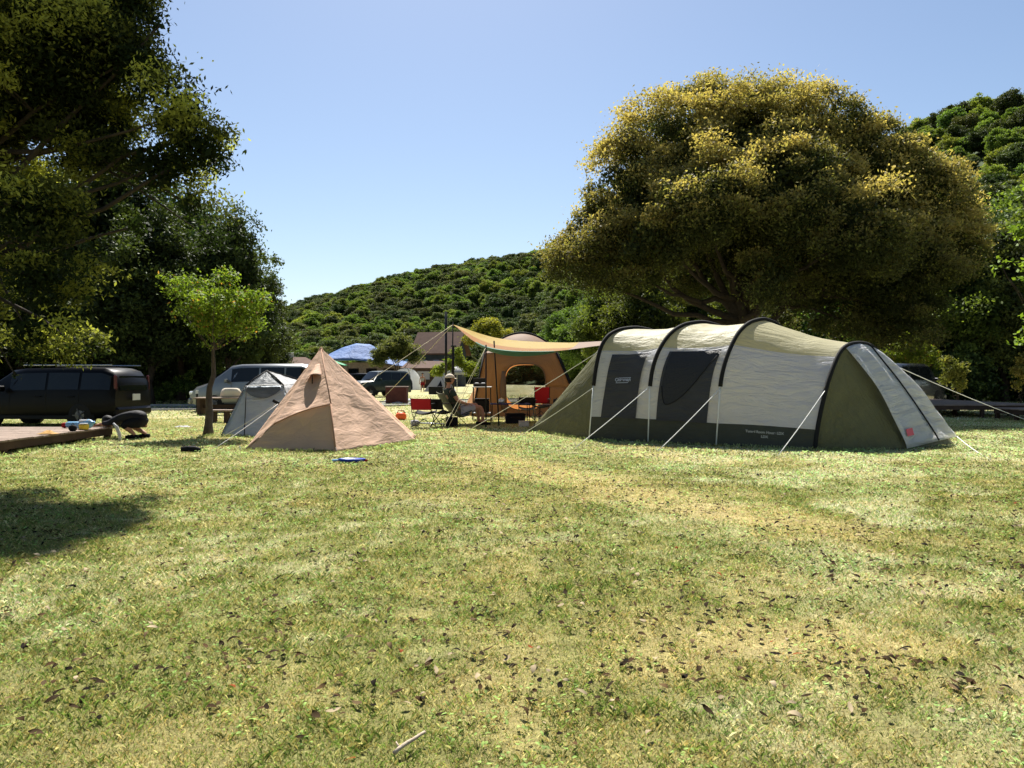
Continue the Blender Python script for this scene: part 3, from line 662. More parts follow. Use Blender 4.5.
# dark understorey under the woods: nobody could count the bushes
def undergrowth(label, pts, seed):
    lb = [(x_, y_, h_*.42, w_, w_*.7, h_*.6) for x_, y_, h_, w_ in pts]
    (V, q, c), _ = crown(lb, 26*len(pts), 130, .6, .2, .11, pal_ever, shell=.6, fill=.3)
    V[:, 2] = np.maximum(V[:, 2], .02); o = link('undergrowth', fast_mesh('undergrowth', V, 4, q, c), M['leaf_dark']); tag(o, label, 'undergrowth', kind='stuff')
undergrowth('dark bushy undergrowth filling the wood behind the black van', [(-44+i*2.3, 44+R.uniform(-2, 3), R.uniform(2.6, 4.6), R.uniform(1.8, 2.6)) for i in range(13)]+[(-44+i*2.6, 50+R.uniform(-2, 2), R.uniform(4, 6), 2.6) for i in range(10)], 3)
undergrowth('dark bushy undergrowth filling the wood beyond the right-hand deck', [(12+i*2.3, 41+R.uniform(-2, 3), R.uniform(2.2, 4.2), R.uniform(1.8, 2.6)) for i in range(18)], 4)
# forest on the hills: one mass
src = bpy.data.collections.new('forest_kit')
for k in range(5):
    rng = np.random.default_rng(100+k)
    Lk = [(0, 0, 3.2, 2.6, 2.6, 2.2)]+[(R.uniform(-1.7, 1.7), R.uniform(-1.7, 1.7), R.uniform(2.4, 4.4), R.uniform(1.0, 1.6), R.uniform(1.0, 1.6), R.uniform(.9, 1.4)) for _ in range(6)]
    pal = [pal_ever, pal_mid, pal_olive, pal_mid, pal_ever][k]
    if k == 3: pal = lambda outer, h, rc, rl, d: mixc((.07, .11, .02), (.22, .28, .05), np.clip(.2+.8*rc, 0, 1))*(.7+.6*rl[:, None])
    (V, q, c), pts = crown(Lk, 110, 110, .62, .27, .15, pal, shell=.78, fill=.1)
    o = bpy.data.objects.new('tree_crown_kind', fast_mesh('tree_crown_kind', V, 4, q, c)); o.data.materials.append(M['leaf'] if k in (1, 3) else M['leaf_dark']); src.objects.link(o)
rng = np.random.default_rng(55)
tot = 64000; pxs = rng.uniform(-500, 1700, tot); vs = rng.random(tot)**.75*1.12
pxs = np.concatenate([pxs, rng.uniform(780, 1300, 16000)]); vs = np.concatenate([vs, rng.random(16000)**.8*1.12]); tot += 16000
fx, fy, fz = hill(pxs, vs)
# even spacing in metres: thin out by cell
seen = {}; keep = []
for i in range(tot):
    cs_ = 2.0 if fy[i] < 130 and pxs[i] > 800 else 2.6
    cell = (int(fx[i]//cs_), int(fy[i]//cs_))
    if cell in seen: continue
    seen[cell] = 1; keep.append(i)
keep = np.array(keep); 
inview = (pxs[keep] > -150) & (pxs[keep] < 1200) | (rng.random(len(keep)) < .4)
keep = keep[inview]
fp = np.stack([fx, fy, fz], 1)[keep]
me = bpy.data.meshes.new('forest_points'); me.vertices.add(len(fp)); me.vertices.foreach_set('co', fp.astype(np.float32).ravel()); me.update()
# near right trees larger; patches of like kinds
a = me.attributes.new('scl', 'FLOAT', 'POINT'); s = (.42+.75*rng.random(len(fp))**1.6)*.95; s = s*np.where((fp[:, 1] < 130) & (pxs[keep] > 800), .78, 1.); a.data.foreach_set('value', s.astype(np.float32))
kind = np.clip((vnoise(fp[:, 0], fp[:, 1], 30, 8, 3)*1.5-.25+.35*(rng.random(len(fp))-.5))*5, 0, 4.99).astype(np.int32)
perm = np.array([0, 2, 1, 4, 3]); kind = perm[kind]
rt_ = pxs[keep] > 840; rr_ = rng.random(len(kind)); kind = np.where(rt_ & (rr_ < .55), np.where(rr_ < .25, 3, 1), kind).astype(np.int32)  # right slope gets more bright kinds: its sunlight is put into crown colour
a = me.attributes.new('kindi', 'INT', 'POINT'); a.data.foreach_set('value', kind)
fo = link('forest', me, None); tag(fo, 'dense evergreen and broadleaf forest covering the hillsides', 'forest', kind='stuff')
ng = bpy.data.node_groups.new('forest', 'GeometryNodeTree')
ng.interface.new_socket('Geometry', in_out='INPUT', socket_type='NodeSocketGeometry'); ng.interface.new_socket('Geometry', in_out='OUTPUT', socket_type='NodeSocketGeometry')
gi = ng.nodes.new('NodeGroupInput'); go = ng.nodes.new('NodeGroupOutput')
m2p = ng.nodes.new('GeometryNodeMeshToPoints'); iop = ng.nodes.new('GeometryNodeInstanceOnPoints')
ci = ng.nodes.new('GeometryNodeCollectionInfo'); ci.inputs['Collection'].default_value = src; ci.inputs['Separate Children'].default_value = True; ci.inputs['Reset Children'].default_value = True
na = ng.nodes.new('GeometryNodeInputNamedAttribute'); na.data_type = 'FLOAT'; na.inputs['Name'].default_value = 'scl'
nk = ng.nodes.new('GeometryNodeInputNamedAttribute'); nk.data_type = 'INT'; nk.inputs['Name'].default_value = 'kindi'
rv = ng.nodes.new('FunctionNodeRandomValue'); rv.data_type = 'FLOAT_VECTOR'; rv.inputs[0].default_value = (0, 0, 0); rv.inputs[1].default_value = (.12, .12, 6.28)
iop.inputs['Pick Instance'].default_value = True
ng.links.new(gi.outputs[0], m2p.inputs['Mesh']); ng.links.new(m2p.outputs[0], iop.inputs['Points']); ng.links.new(ci.outputs[0], iop.inputs['Instance'])
ng.links.new(na.outputs[0], iop.inputs['Scale']); ng.links.new(nk.outputs[0], iop.inputs['Instance Index']); ng.links.new(rv.outputs[0], iop.inputs['Rotation'])
ng.links.new(iop.outputs[0], go.inputs[0])
md = fo.modifiers.new('forest', 'NODES'); md.node_group = ng
# ------------------------------------------------------------------ tunnel tent
def wr2(x, y, sd): return float(vnoise(np.array([x]), np.array([y]), 1, sd, 1)[0])-.5
TT = thing('tunnel_tent', 'long olive, grey and khaki tunnel tent with four black hoops', 'tent', tuple(G(717, 446)))
U = Vector((.8, .6, 0))
hoops = [
 [(590,440),(591,415),(594,388),(597,366),(601,349),(608,337),(618,331),(628,329),(637,328.5)],
 [(649,443),(649,415),(650.5,388),(654,366),(661,348),(671,334),(683,326),(694,323.5),(703,323)],
 [(717,446),(719,415),(721,386),(725,365),(732,346),(740,332),(749,324),(757,321),(764,320)],
 [(815,450),(819,423),(824.5,398),(830,378),(836,362),(841,352),(847,346.5),(853,344.5),(860,344)]]
def on_plane(F0, px, py):
    rx, rz = (px-CX)/F, (HY-py)/F
    l = (F0.y*rx-F0.x)/(U.x-U.y*rx); d = F0.y+l*U.y
    return l, E+d*rz
HP = []
for hp_ in hoops:
    F0 = G(*hp_[0]); pr = [(0., 0.)]+[on_plane(F0, *q) for q in hp_[1:]]
    lt = pr[-1][0]; full = pr+[(2*lt-l, z) for l, z in pr[-2::-1]]
    cv = cat([(l, z, 0) for l, z in full], 6)
    # even arc length
    ds = [0]
    for i in range(1, len(cv)): ds.append(ds[-1]+(cv[i]-cv[i-1]).length)
    K = 64; out = []
    for k in range(K+1):
        tt = ds[-1]*k/K; j = int(np.searchsorted(ds, tt)); j = max(1, min(j, len(cv)-1)); f = (tt-ds[j-1])/max(1e-6, ds[j]-ds[j-1])
        q = cv[j-1].lerp(cv[j], f); out.append(Vector((F0.x+U.x*q.x, F0.y+U.y*q.x, max(0, q.y))))
    HP.append(out)
def hp_at(k, t):
    a = max(0, min(.99999, t))*64; i = int(a); return HP[k][i].lerp(HP[k][i+1], a-i)
def tz(k, z):                                      # front arc parameter at a height
    for i in range(64):
        if HP[k][i+1].z >= z: 
            a, b = HP[k][i].z, HP[k][i+1].z; return (i+(z-a)/max(1e-6, b-a))/64
    return .5
def wr_(x, y, sd): return float(vnoise(np.array([x]), np.array([y]), 1, sd, 3)[0])-.5
def sect(k, s, t, off=0., wamp=.014):
    a, b = hp_at(k, t), hp_at(k+1, t); p = a.lerp(b, s)
    mid = (HP[k][32]+HP[k+1][32])/2; cen = Vector((mid.x, mid.y, .9))
    ax = (HP[k+1][0]-HP[k][0]).normalized()
    n = (p-cen); n -= ax*n.dot(ax); n.normalize()
    sag = .075*4*s*(1-s)*math.sin(PI*min(1, max(0, t)))**.5
    w = wamp*(2*wr2(s*2.2+t*4+k*5, t*6-s*5, 5)+.4*wr2(s*5-t*6, t*12+s*12+k*3, 6))*math.sin(PI*s)**.4
    return p+n*(off-sag+w)
def smooth_obj(o): return o
ztop = [1.93, 1.97, 2.0, 1.74]
zlow = [.50, .49, .44, .37]
def tlev(k, kind, s):
    z0 = kind[k]*(1-s)+kind[k+1]*s
    return tz(k, kind[k])*(1-s)+tz(k+1, kind[k+1])*s
for k in range(3):
    Lk = (HP[k+1][0]-HP[k][0]).length
    nu = 26
    lo = lambda s: tlev(k, zlow, s); hi = lambda s: tlev(k, ztop, s)
    MB().grid(lambda s, v: sect(k, s, v*lo(s)), nu, 8, Lk, .5).build('skirt', M['t_olive_dark'], TT, smooth=True, world=True)
    MB().grid(lambda s, v: sect(k, s, lo(s)+v*(hi(s)-lo(s))), nu, 26, Lk, 1.7).build('side_wall', M['t_grey'], TT, smooth=True, world=True)
    MB().grid(lambda s, v: sect(k, s, hi(s)+v*(1-2*hi(s))), nu, 40, Lk, 2.6).build('roof', M['t_khaki'], TT, smooth=True, world=True)
    MB().grid(lambda s, v: sect(k, s, 1-hi(s)+v*hi(s)), nu, 24, Lk, 2.).build('back_wall', M['t_grey'], TT, smooth=True, world=True)
    if k < 2:
        s0, s1 = (.20, .80) if k == 0 else (.13, .86)
        def wn(u, v, s0=s0, s1=s1, k=k, off=.03):
            sk = .04*(v-.5); s = s0+(s1-s0)*u+sk
            return sect(k, s, lo(s)*.98+v*(hi(s)*.945-lo(s)*.98), off)
        MB().grid(wn, 24, 26, Lk*.6, 1.6).build('window_panel', M['t_charcoal'], TT, smooth=True, world=True)
        if k == 1:  # dark mesh window with curved lower edge, upper left of its panel
            def mw(u, v):
                top = .985; bot = .22+.68*(max(0, u-.12)/.88)**1.8 if u > .12 else .22+.25*((.12-u)/.12)**2
                return wn(.05+.92*u, min(top, bot+(top-bot)*v), off=.04)
            MB().grid(mw, 26, 18, 1.2, 1.2).build('mesh_window', M['t_mesh'], TT, smooth=True, world=True)
            pts = [wn(.05+.92*u, (.22+.68*(max(0, u-.12)/.88)**1.8 if u > .12 else .22+.25*((.12-u)/.12)**2), off=.046) for u in [i/24 for i in range(25)]]
            MB().tube(pts, .008, 5).build('zip', M['webbing'], TT, smooth=True, world=True)
        else:
            # pale printed logo: slanted box with the word in it
            def lg(u, v): return wn(u, v, off=.045)
            u0, u1, v0, v1 = .30, .71, .53, .615
            mb = MB(); fr = .010
            def q4(a, b, c_, d_): mb.add([lg(*a), lg(*b), lg(*c_), lg(*d_)], [(0, 1, 2, 3)])
            sl = .06
            q4((u0, v0), (u1-sl, v0), (u1-sl, v0+fr), (u0+.004, v0+fr)); q4((u0+sl, v1-fr), (u1, v1-fr), (u1, v1), (u0+sl, v1))
            q4((u0, v0), (u0+.012, v0), (u0+sl+.012, v1), (u0+sl, v1)); q4((u1-sl-.012, v0), (u1-sl, v0), (u1, v1), (u1-.012, v1))
            M['print_blue'] = mat('print_blue_grey', (.30, .33, .42), .6)
            mb.build('logo_border', M['print_blue'], TT, world=True)
def text_on(word, size, org, ex, ey, m, name, bold=0.):
    cu = bpy.data.curves.new(name, 'FONT'); cu.body = word; cu.size = size; cu.align_x = 'CENTER'; cu.align_y = 'CENTER'; cu.offset = bold; cu.extrude = .002
    to = bpy.data.objects.new(name, cu); C.objects.link(to)
    bpy.context.view_layer.update()
    me = bpy.data.meshes.new_from_object(to.evaluated_get(bpy.context.evaluated_depsgraph_get()))
    bpy.data.objects.remove(to); 
    ex = ex.normalized(); ez = ex.cross(ey).normalized(); ey = ez.cross(ex)
    Mx = Matrix((ex, ey, ez)).transposed().to_4x4(); Mx.translation = org
    me.transform(Mx); me.name = name; me.materials.clear()
    return me
s_, t_ = .5, (lo(.5)+hi(.5))/2
a0 = sect(0, .42, tlev(0, zlow, .42)+(tlev(0, ztop, .42)-tlev(0, zlow, .42))*.535, .055)
a1 = sect(0, .58, tlev(0, zlow, .58)+(tlev(0, ztop, .58)-tlev(0, zlow, .58))*.535, .055)
a2 = sect(0, .50, tlev(0, zlow, .5)+(tlev(0, ztop, .5)-tlev(0, zlow, .5))*.60, .055)
me = text_on('Coleman', .10, (a0+a1)/2-TT.location, a1-a0, a2-(a0+a1)/2, None, 'logo_text', .003)
link('logo_text', me, M['print_blue'], TT)
M['print_pale'] = mat('print_pale', (.42, .42, .38), .6)
b0, b1, b2 = sect(2, .40, .075, .045), sect(2, .60, .075, .045), sect(2, .5, .11, .045)
bc = P(766, 431.5, 1)-Vector((0, 0, E)); 
def hit(px, py, k):                                # nearest point of a section to the ray through a pixel
    r = Vector(((px-CX)/F, 1, (HY-py)/F)).normalized(); best = None
    for i in range(61):
        for j in range(41):
            p = sect(k, i/60, j/200., 0.03); v = p-Vector((0, 0, E)); dd = (v-r*v.dot(r)).length
            if best is None or dd < best[0]: best = (dd, i/60, j/200.)
    return best[1], best[2]
sx, tx = hit(765, 432, 2)
ex = sect(2, sx+.1, tx, .03)-sect(2, sx-.1, tx, .03)
o1 = sect(2, sx, tx, .05)
link('print_text', text_on('Tunnel Room House LDX', .066, o1-TT.location, ex, Vector((0, 0, 1)), None, 'print_text', .002), M['print_pale'], TT)
o2 = sect(2, sx, tx, .05)-Vector((0, 0, .085))
link('print_text', text_on('LDX', .066, o2-TT.location, ex, Vector((0, 0, 1)), None, 'print_text', .002), M['print_pale'], TT)
# hoops: black sleeves
for k in range(4):
    t0 = tz(k, 1.16 if k < 3 else .0); pts = [hp_at(k, t0+(1-2*t0)*i/60) for i in range(61)]
    cen = Vector((HP[k][32].x, HP[k][32].y, .9))
    pts = [p+(p-cen).normalized()*.02 for p in pts]
    MB().tube(pts, .042, 8).build('hoop', M['webbing'], TT, smooth=True, world=True)
    if k < 3:
        for a_ in (0, 1):
            pa, pb = hp_at(k, t0 if a_ == 0 else 1-t0), hp_at(k, 0.004 if a_ == 0 else .996)
            out_ = (pb-Vector((cen.x, cen.y, pb.z))).normalized()*.03
            MB().tube([pa+out_, pb+out_], .014, 6).build('guy_strap', M['rope'], TT, smooth=True, world=True)
# left nose
A = G(527, 431); ax = (HP[0][0]-A); Bk = A+(HP[0][64]-HP[0][0])*.82
def nose(k, poly, pt):
    def base(t):
        for i in range(len(pt)-1):
            if t <= pt[i+1] or i == len(pt)-2:
                f = (t-pt[i])/(pt[i+1]-pt[i]); return poly[i].lerp(poly[i+1], f)
    return base
bl = nose(0, [HP[0][0], A, Bk, HP[0][64]], [0, .34, .66, 1])
def noseL(s, t, tr=(0, 1)):
    t = tr[0]+t*(tr[1]-tr[0]); a = hp_at(0, t); b = bl(t); p = a.lerp(b, s)
    p.z -= .06*math.sin(PI*s)*math.sin(PI*t)
    w = .035*(2*wr_(s*4+t*11, t*19-s*6, 15)+wr_(s*12-t*9, t*30+s*10, 16))*math.sin(PI*s)
    return p+Vector((-.3, -.9, .2))*w
MB().grid(lambda s, t: noseL(s, t), 26, 60, 2.4, 5).build('end_panel', M['t_olive'], TT, smooth=True, world=True)
MB().grid(lambda s, t: noseL(s*.10-.0, t, (.36, .64))+Vector((0, -.004, .016)), 6, 20, .4, 2).build('end_cap', M['t_pale'], TT, smooth=True, world=True)
# right nose: olive inner part and the pale staked-out hood
B = G(905, 450); Cc = P(957, 436.5, 15.6); F3, F3b = HP[3][0], HP[3][64]
tA = .40; tB = .70
br_ = nose(3, [F3, B, B+(F3b-F3)*.65, F3b], [0, .45, .62, 1])
def noseR(s, t):
    a = hp_at(3, t); b = br_(t); p = a.lerp(b, s); w = .03*(2*wr_(s*4+t*11, t*19-s*6, 25)+wr_(s*12-t*9, t*30+s*10, 26))*math.sin(PI*s)
    p.z -= .05*math.sin(PI*s)*math.sin(PI*t)
    return p+Vector((.2, -.9, .2))*w
MB().grid(noseR, 24, 56, 2., 4).build('end_panel', M['t_olive'], TT, smooth=True, world=True)
B2 = B+Vector((.02, -.04, .03))
def hood(s, t):
    tt = tA+(tB-tA)*t; a = hp_at(3, tt); cen = Vector((HP[3][32].x, HP[3][32].y, .9)); a = a+(a-cen).normalized()*.03
    b = B2.lerp(Cc, t); p = a.lerp(b, s)
    w = .085*(2*wr2(s*1.2+3, t*7, 35)+1.0*wr2(s*2.5, t*17, 36))*math.sin(PI*s)**.6
    p.z += -.05*math.sin(PI*s)*(1-t)
    return p+Vector((.45, -.75, .35))*(w+(.13+.05*math.sin(PI*t))*math.sin(PI*s)**.7)
MB().grid(hood, 30, 30, 2.6, 1.6).build('hood_panel', M['t_pale'], TT, smooth=True, world=True, solid=.004)
MB().tube([hood(s/20, .50+.1*s/20)+Vector((.0, -.03, .02)) for s in range(21)], .016, 6).build('hood_strap', M['webbing'], TT, smooth=True, world=True)
for s in range(1, 8):
    pass
M['print_red'] = mat('print_red', (.55, .10, .12), .6)
mb = MB(); cq = [hood(.90, .05), hood(.90, .20), hood(.835, .24), hood(.835, .08)]
mb.add([q_+Vector((.004, -.03, .01)) for q_ in cq], [(0, 1, 2, 3)]); mb.build('print_patch', M['print_red'], TT, world=True)
# guys and pegs
def guy(parent, a, b, r=.0075, m='rope'):
    a, b = Vector(a), Vector(b); pts = [a.lerp(b, i/8)-Vector((0, 0, .05*math.sin(PI*i/8)*min(1, (a-b).length/6))) for i in range(9)]
    MB().tube(pts, r, 5).build('guy_line', M[m], parent, smooth=True, world=True)
def peg(parent, p):
    p = Vector(p); MB().tube([p+Vector((0, 0, -.03)), p+Vector((-.02, 0, .09)), p+Vector((-.035, 0, .085))], .006, 6).build('peg', M['metal_grey'], parent, smooth=True, world=True)
for k, hpx, gpx in ((0, (595, 387), (521, 435)), (1, (650, 387), (576, 447)), (2, (721, 388), (657, 452)), (3, (825, 391), (777, 457))):
    l, z = on_plane(G(*hoops[k][0]), *hpx); F0 = G(*hoops[k][0]); a = Vector((F0.x+U.x*l, F0.y+U.y*l, z))
    guy(TT, a+Vector((-.02, -.03, 0)), G(*gpx)); peg(TT, G(*gpx))
a = hp_at(0, .30); guy(TT, a, G(467, 431)); peg(TT, G(467, 431))
a = hp_at(3, .66); guy(TT, a, G(1040, 425)); peg(TT, G(1040, 425))
guy(TT, Cc, G(991, 460)); peg(TT, G(991, 460))
guy(TT, hp_at(3, .95)+Vector((0, 0, .0)), Vector((9.8, 19.6, 0)))

# ------------------------------------------------------------------ tan tipi
c0 = G(321, 441); d0 = 15.9
TP = thing('tipi_tent', 'tan cotton tipi tent with a peaked vent hood on the left of the lawn', 'tent', ((325-CX)/F*d0, d0, 0))
ap = P(321, 348, d0); fc = G(336, 452); fl = G(245, 450); fr_ = G(417, 441)
cxy = Vector((ap.x, ap.y, 0))
kn = P(331, 404, 14.28)
bpts = [fl, G(290, 452.5), fc, G(378, 449), fr_, Vector((-2.15, 17.4, 0)), Vector((-3.0, 18.1, 0)), Vector((-4.6, 17.8, 0)), Vector((-5.35, 16.2, 0))]
def facet(a, b, c_, nm, dent=.0, nn=22, nrm=Vector((0, -1, 0)), sd=40, m='t_tan', name='panel'):
    """triangle a (top) b c with sag and folds"""
    def fn(u, v):
        v_ = v; l_, r_ = a.lerp(b, v_), a.lerp(c_, v_); p = l_.lerp(r_, u)
        e = 4*u*(1-u)*v_; w = .035*(2*wr2(u*3*v_+sd, v_*4-u*3, sd)+.8*wr2(u*8*v_, v_*10+u*6, sd+1)+.22*wr2(u*18*v_+v_*9, v_*20-u*12, sd+2))*min(1, 3*min(u, 1-u)*v_+.05)
        hem = .03*math.sin(u*PI)*(v_**8)
        return p+nrm*(-dent*e*.25-.05*e+w)+Vector((0, 0, hem))
    return MB().grid(fn, nn, nn+8, (b-c_).length, (a-b).length).build(name, M[m], TP, smooth=True, world=True, solid=.003)
up = ap
seg = [(bpts[4], bpts[5], Vector((.95, .1, .3))), (bpts[5], bpts[6], Vector((.3, .9, .3))), (bpts[6], bpts[7], Vector((-.2, .9, .3))), (bpts[7], bpts[8], Vector((-.8, .5, .3))), (bpts[8], bpts[0], Vector((-.8, -.3, .3)))]
for i, (a, b, n) in enumerate(seg): facet(up, a, b, '', nrm=n.normalized(), sd=41+i*3)
facet(up, fc, fr_, '', nrm=Vector((.6, -.6, .5)).normalized(), sd=60, nn=34)
# left-front side: bright upper wedge, recessed door wedge below it
rise = P(274, 424, 14.40); knl = kn
facet(up, knl, fc, '', nrm=Vector((.9, -.3, .2)), sd=64, nn=10)
facet(up, rise, knl, '', nrm=Vector((-.3, -.8, .5)).normalized(), sd=66, nn=30); facet(up, fl, rise, '', nrm=Vector((-.8, -.3, .3)), sd=68, nn=10)
def door(u, v):
    # quad rise - knl - fc - fl : set back under the fold
    top = rise.lerp(knl, u); top.z += .05*math.sin(PI*u); bot = fl.lerp(fc, u); p = top.lerp(bot, v)
    e = math.sin(PI*u)*math.sin(PI*min(1, v*1.1)); w = .03*(2*wr2(u*5-v*2, v*3, 71)+.8*wr2(u*13+v*5, v*6, 72))
    hem = .03*abs(math.sin(u*PI*3))*(v**6)
    return p+Vector((.1, .9, -.1))*(.05*e+w*e+.012)+Vector((0, 0, hem))
MB().grid(door, 34, 22, 1.9, 1.).build('door_panel', M['t_tan'], TP, smooth=True, world=True, solid=.003)
MB().tube([rise.lerp(knl, i/16)+Vector((0, -.02, .05*math.sin(PI*i/16))) for i in range(17)], .014, 6).build('door_hem', M['t_tan_dark'], TP, smooth=True, world=True)
MB().tube([knl+Vector((0, -.02, 0)), knl.lerp(fc, .5)+Vector((0, -.035, 0)), fc+Vector((0, -.01, .02))], .014, 6).build('seam', M['t_tan_dark'], TP, smooth=True, world=True)
MB().tube([up, up.lerp(knl, .5)+Vector((0, -.01, 0)), knl], .010, 6).build('seam', M['t_tan_dark'], TP, smooth=True, world=True)
# peak cap and vent hood
MB().lathe(up+Vector((0, 0, -.18)), [(.13, 0), (.07, .09), (.028, .185), (.01, .20)], 10).build('peak_cap', M['t_tan_dark'], TP, smooth=True, world=True)
v0 = up.lerp(knl, .42); vc = Vector((v0.x-.16, v0.y-.10, v0.z+.0))
def vent(u, v):
    q = up.lerp(rise.lerp(knl, .25+.62*u), .50); tp = up.lerp(rise.lerp(knl, .45+.3*u), .28); p = tp.lerp(q, v)
    return p+Vector((-.05, -.9, .25))*(.015+.13*math.sin(PI*u)*v)+Vector((0, 0, .04*math.sin(PI*u)*v))
MB().grid(vent, 16, 10, .5, .4).build('vent_hood', M['t_tan'], TP, smooth=True, world=True, solid=.004)
ve = vent(.5, 1); MB().tube([ve+Vector((0, .04, 0)), ve+Vector((-.01, .10, -.22))], .012, 5).build('vent_prop', M['webbing'], TP, world=True)
MB().tube([fl, fl.lerp(fc, .33)+Vector((0, -.01, .02)), fl.lerp(fc, .66)+Vector((0, 0, .015)), fc], .010, 5).build('hem', M['t_tan_dark'], TP, smooth=True, world=True)
for p in (fl, fc, fr_, bpts[3], bpts[5]): peg(TP, p+(p-cxy)*.05)
guy(TP, P(278, 404, 15.4), G(214, 449), .0065); guy(TP, P(277, 403, 15.5), G(222, 437), .0055)
MB().box(P(276, 402, 15.5), (.14, .05, .06), M=Matrix.Rotation(.5, 4, 'Y'), bev=.01).build('toggle_tab', M['webbing'], TP, world=True)
MB().tube([fl, fl+Vector((-.16, -.1, -.02))], .01, 5).build('peg_loop', M['webbing'], TP, world=True)
MB().tube([fr_, fr_+Vector((.22, -.1, .0))], .012, 5).build('peg_loop', M['webbing'], TP, world=True)
MB().tube([fc, fc+Vector((.12, -.22, 0))], .006, 5).build('peg_loop', M['rope'], TP, world=True)

# ------------------------------------------------------------------ grey shelter tent
GT = thing('shelter_tent', 'blue-grey pop-up shelter tent half hidden by the tan tipi', 'tent', (-6.2, 18.3, 0))
bl_, brt = G(221, 436.5), G(300, 437.5); bkl, bkr = bl_+Vector((.35, 2.0, 0)), brt+Vector((.35, 1.9, 0))
sl, sr = P(245, 386.5, 18.0), P(283.5, 385.5, 18.0); skl, skr = sl+Vector((.3, 1.25, .0)), sr+Vector((.35, 1.2, .02)); apx = P(267, 371, 18.6)
def quad(a, b, c_, d_, m, nm, T=GT, dent=.06, sd=80, nrm=None, n=16, solid=.003):
    a, b, c_, d_ = map(Vector, (a, b, c_, d_)); nr_ = nrm or (b-a).cross(d_-a).normalized()
    def fn(u, v):
        p = a.lerp(b, u).lerp(d_.lerp(c_, u), v); e = 16*u*(1-u)*v*(1-v)
        return p+nr_*(-dent*e+.03*(2*wr_(u*4, v*5+u*3, sd)+wr_(u*11, v*12, sd+1))*e**.5)
    return MB().grid(fn, n, n, (b-a).length, (d_-a).length).build(nm, M[m], T, smooth=True, world=True, solid=solid)
quad(bl_, brt, sr, sl, 't_blue_grey', 'front_panel', dent=.05)
quad(brt, bkr, skr, sr, 't_pale', 'side_panel', sd=83); quad(bkl, bl_, sl, skl, 't_blue_grey', 'side_panel', sd=85); quad(bkr, bkl, skl, skr, 't_blue_grey', 'back_panel', sd=87)
for a, b, m_ in ((sl, sr, 't_blue_dark'), (sr, skr, 't_pale'), (skr, skl, 't_blue_dark'), (skl, sl, 't_blue_dark')):
    mid = a.lerp(b, .5)+Vector((0, 0, .0)); quad(a, b, apx+(b-a)*.02, apx-(b-a)*.02, m_, 'roof_panel', dent=-.02, sd=90)
edge = lambda a, b, r=.014, m_='webbing', nm='pole': MB().tube([Vector(a)+Vector((0, -.01, .01)), Vector(a).lerp(Vector(b), .5)+Vector((0, -.01, .03)), Vector(b)+Vector((0, -.01, .01))], r, 6).build(nm, M[m_], GT, smooth=True, world=True)
edge(sl, apx); edge(sr, apx, .018); edge(skr, apx); edge(bl_, sl, .01); edge(brt, sr, .012); edge(bkr, skr); edge(sl, sr, .010, 't_pale', 'band')
q0 = sl.lerp(bl_, .03)+(sr-sl)*.0; z0_ = bl_.lerp(brt, .30)
edge(sl.lerp(sr, .04), z0_, .010, 'webbing', 'zip')
def scal(u, v):
    a = sl.lerp(sr, .08+.84*u); dn = (bl_.lerp(brt, .1+.8*u)-a).normalized(); return a+dn*(.03+v*.30*math.sin(PI*(.1+.8*u)))+Vector((0, -.035, 0))
MB().grid(scal, 14, 5, .8, .3).build('tie_flap', M['t_blue_dark'], GT, smooth=True, world=True)
MB().box(sl.lerp(bl_.lerp(brt, .45), .86)+Vector((.5, -.06, 0)), (.10, .02, .05)).build('toggle_tab', M['webbing'], GT, world=True)

# ------------------------------------------------------------------ orange cabin tent
OT = thing('cabin_tent', 'orange-brown cabin tent with a round mesh doorway, behind the camp chairs', 'tent', (.2, 27.5, 0))
D1 = 26.5
fA, fB = Vector(((472-CX)/F*D1, D1, 0)), Vector(((584-CX)/F*D1, D1, 0))
tA_, tB_ = P(484, 353, D1+.6), P(556, 352, D1+.6)
D2 = 30.2; gA, gB = Vector((fA.x+.25, D2, 0)), Vector((fB.x+.1, D2, 0)); hA, hB = tA_+Vector((.2, 2.4, 0)), tB_+Vector((.1, 2.4, 0))
lB = G(462, 0) if False else None
sA = P(462, 412, 28.3); 
# front wall with a rounded opening: ring grid
def opening(c, rx, rz, th):
    q = 2*PI*th; s_, c_ = math.sin(q), math.cos(q); e = .62
    return Vector((c.x+rx*abs(c_)**e*(1 if c_ > 0 else -1), c.y, c.z+rz*abs(s_)**e*(1 if s_ > 0 else -1)))
def wallring(a, b, tb, ta, cen, rx, rz, th, v):
    q = 2*PI*th; dirx, dirz = math.cos(q), math.sin(q)
    cor = [b, tb, ta, a]; op = opening(cen, rx, rz, th)
    # outer point on the quad outline hit by the same direction
    best = None
    for i in range(4):
        p, r = cor[i], cor[(i+1) % 4]; ex_, ez_ = r.x-p.x, r.z-p.z; den = dirx*ez_-dirz*ex_
        if abs(den) < 1e-9: continue
        s = ((p.x-cen.x)*ez_-(p.z-cen.z)*ex_)/den; u = ((p.x-cen.x)*dirz-(p.z-cen.z)*dirx)/den
        if s > 0 and -1e-6 <= u <= 1+1e-6 and (best is None or s < best[0]): best = (s, p.lerp(r, u))
    return op.lerp(best[1], v)
cen = P(525, 387, D1+.25); rx, rz = .72, .80; cen.y = D1+.3
opf = lambda u, v: wallring(fA, fB, tB_, tA_, cen, rx, rz, u, v)+Vector((0, 0, 0))
MB().grid(opf, 96, 8, 4, 1).build('front_panel', M['t_orange'], OT, smooth=True, world=True, solid=.004)
cen2 = Vector((cen.x+.15, D2-.4, cen.z+.03))
MB().grid(lambda u, v: wallring(gA, gB, hB, hA, cen2, .85, .78, u, v), 96, 8, 4, 1).build('back_panel', M['t_orange'], OT, smooth=True, world=True)
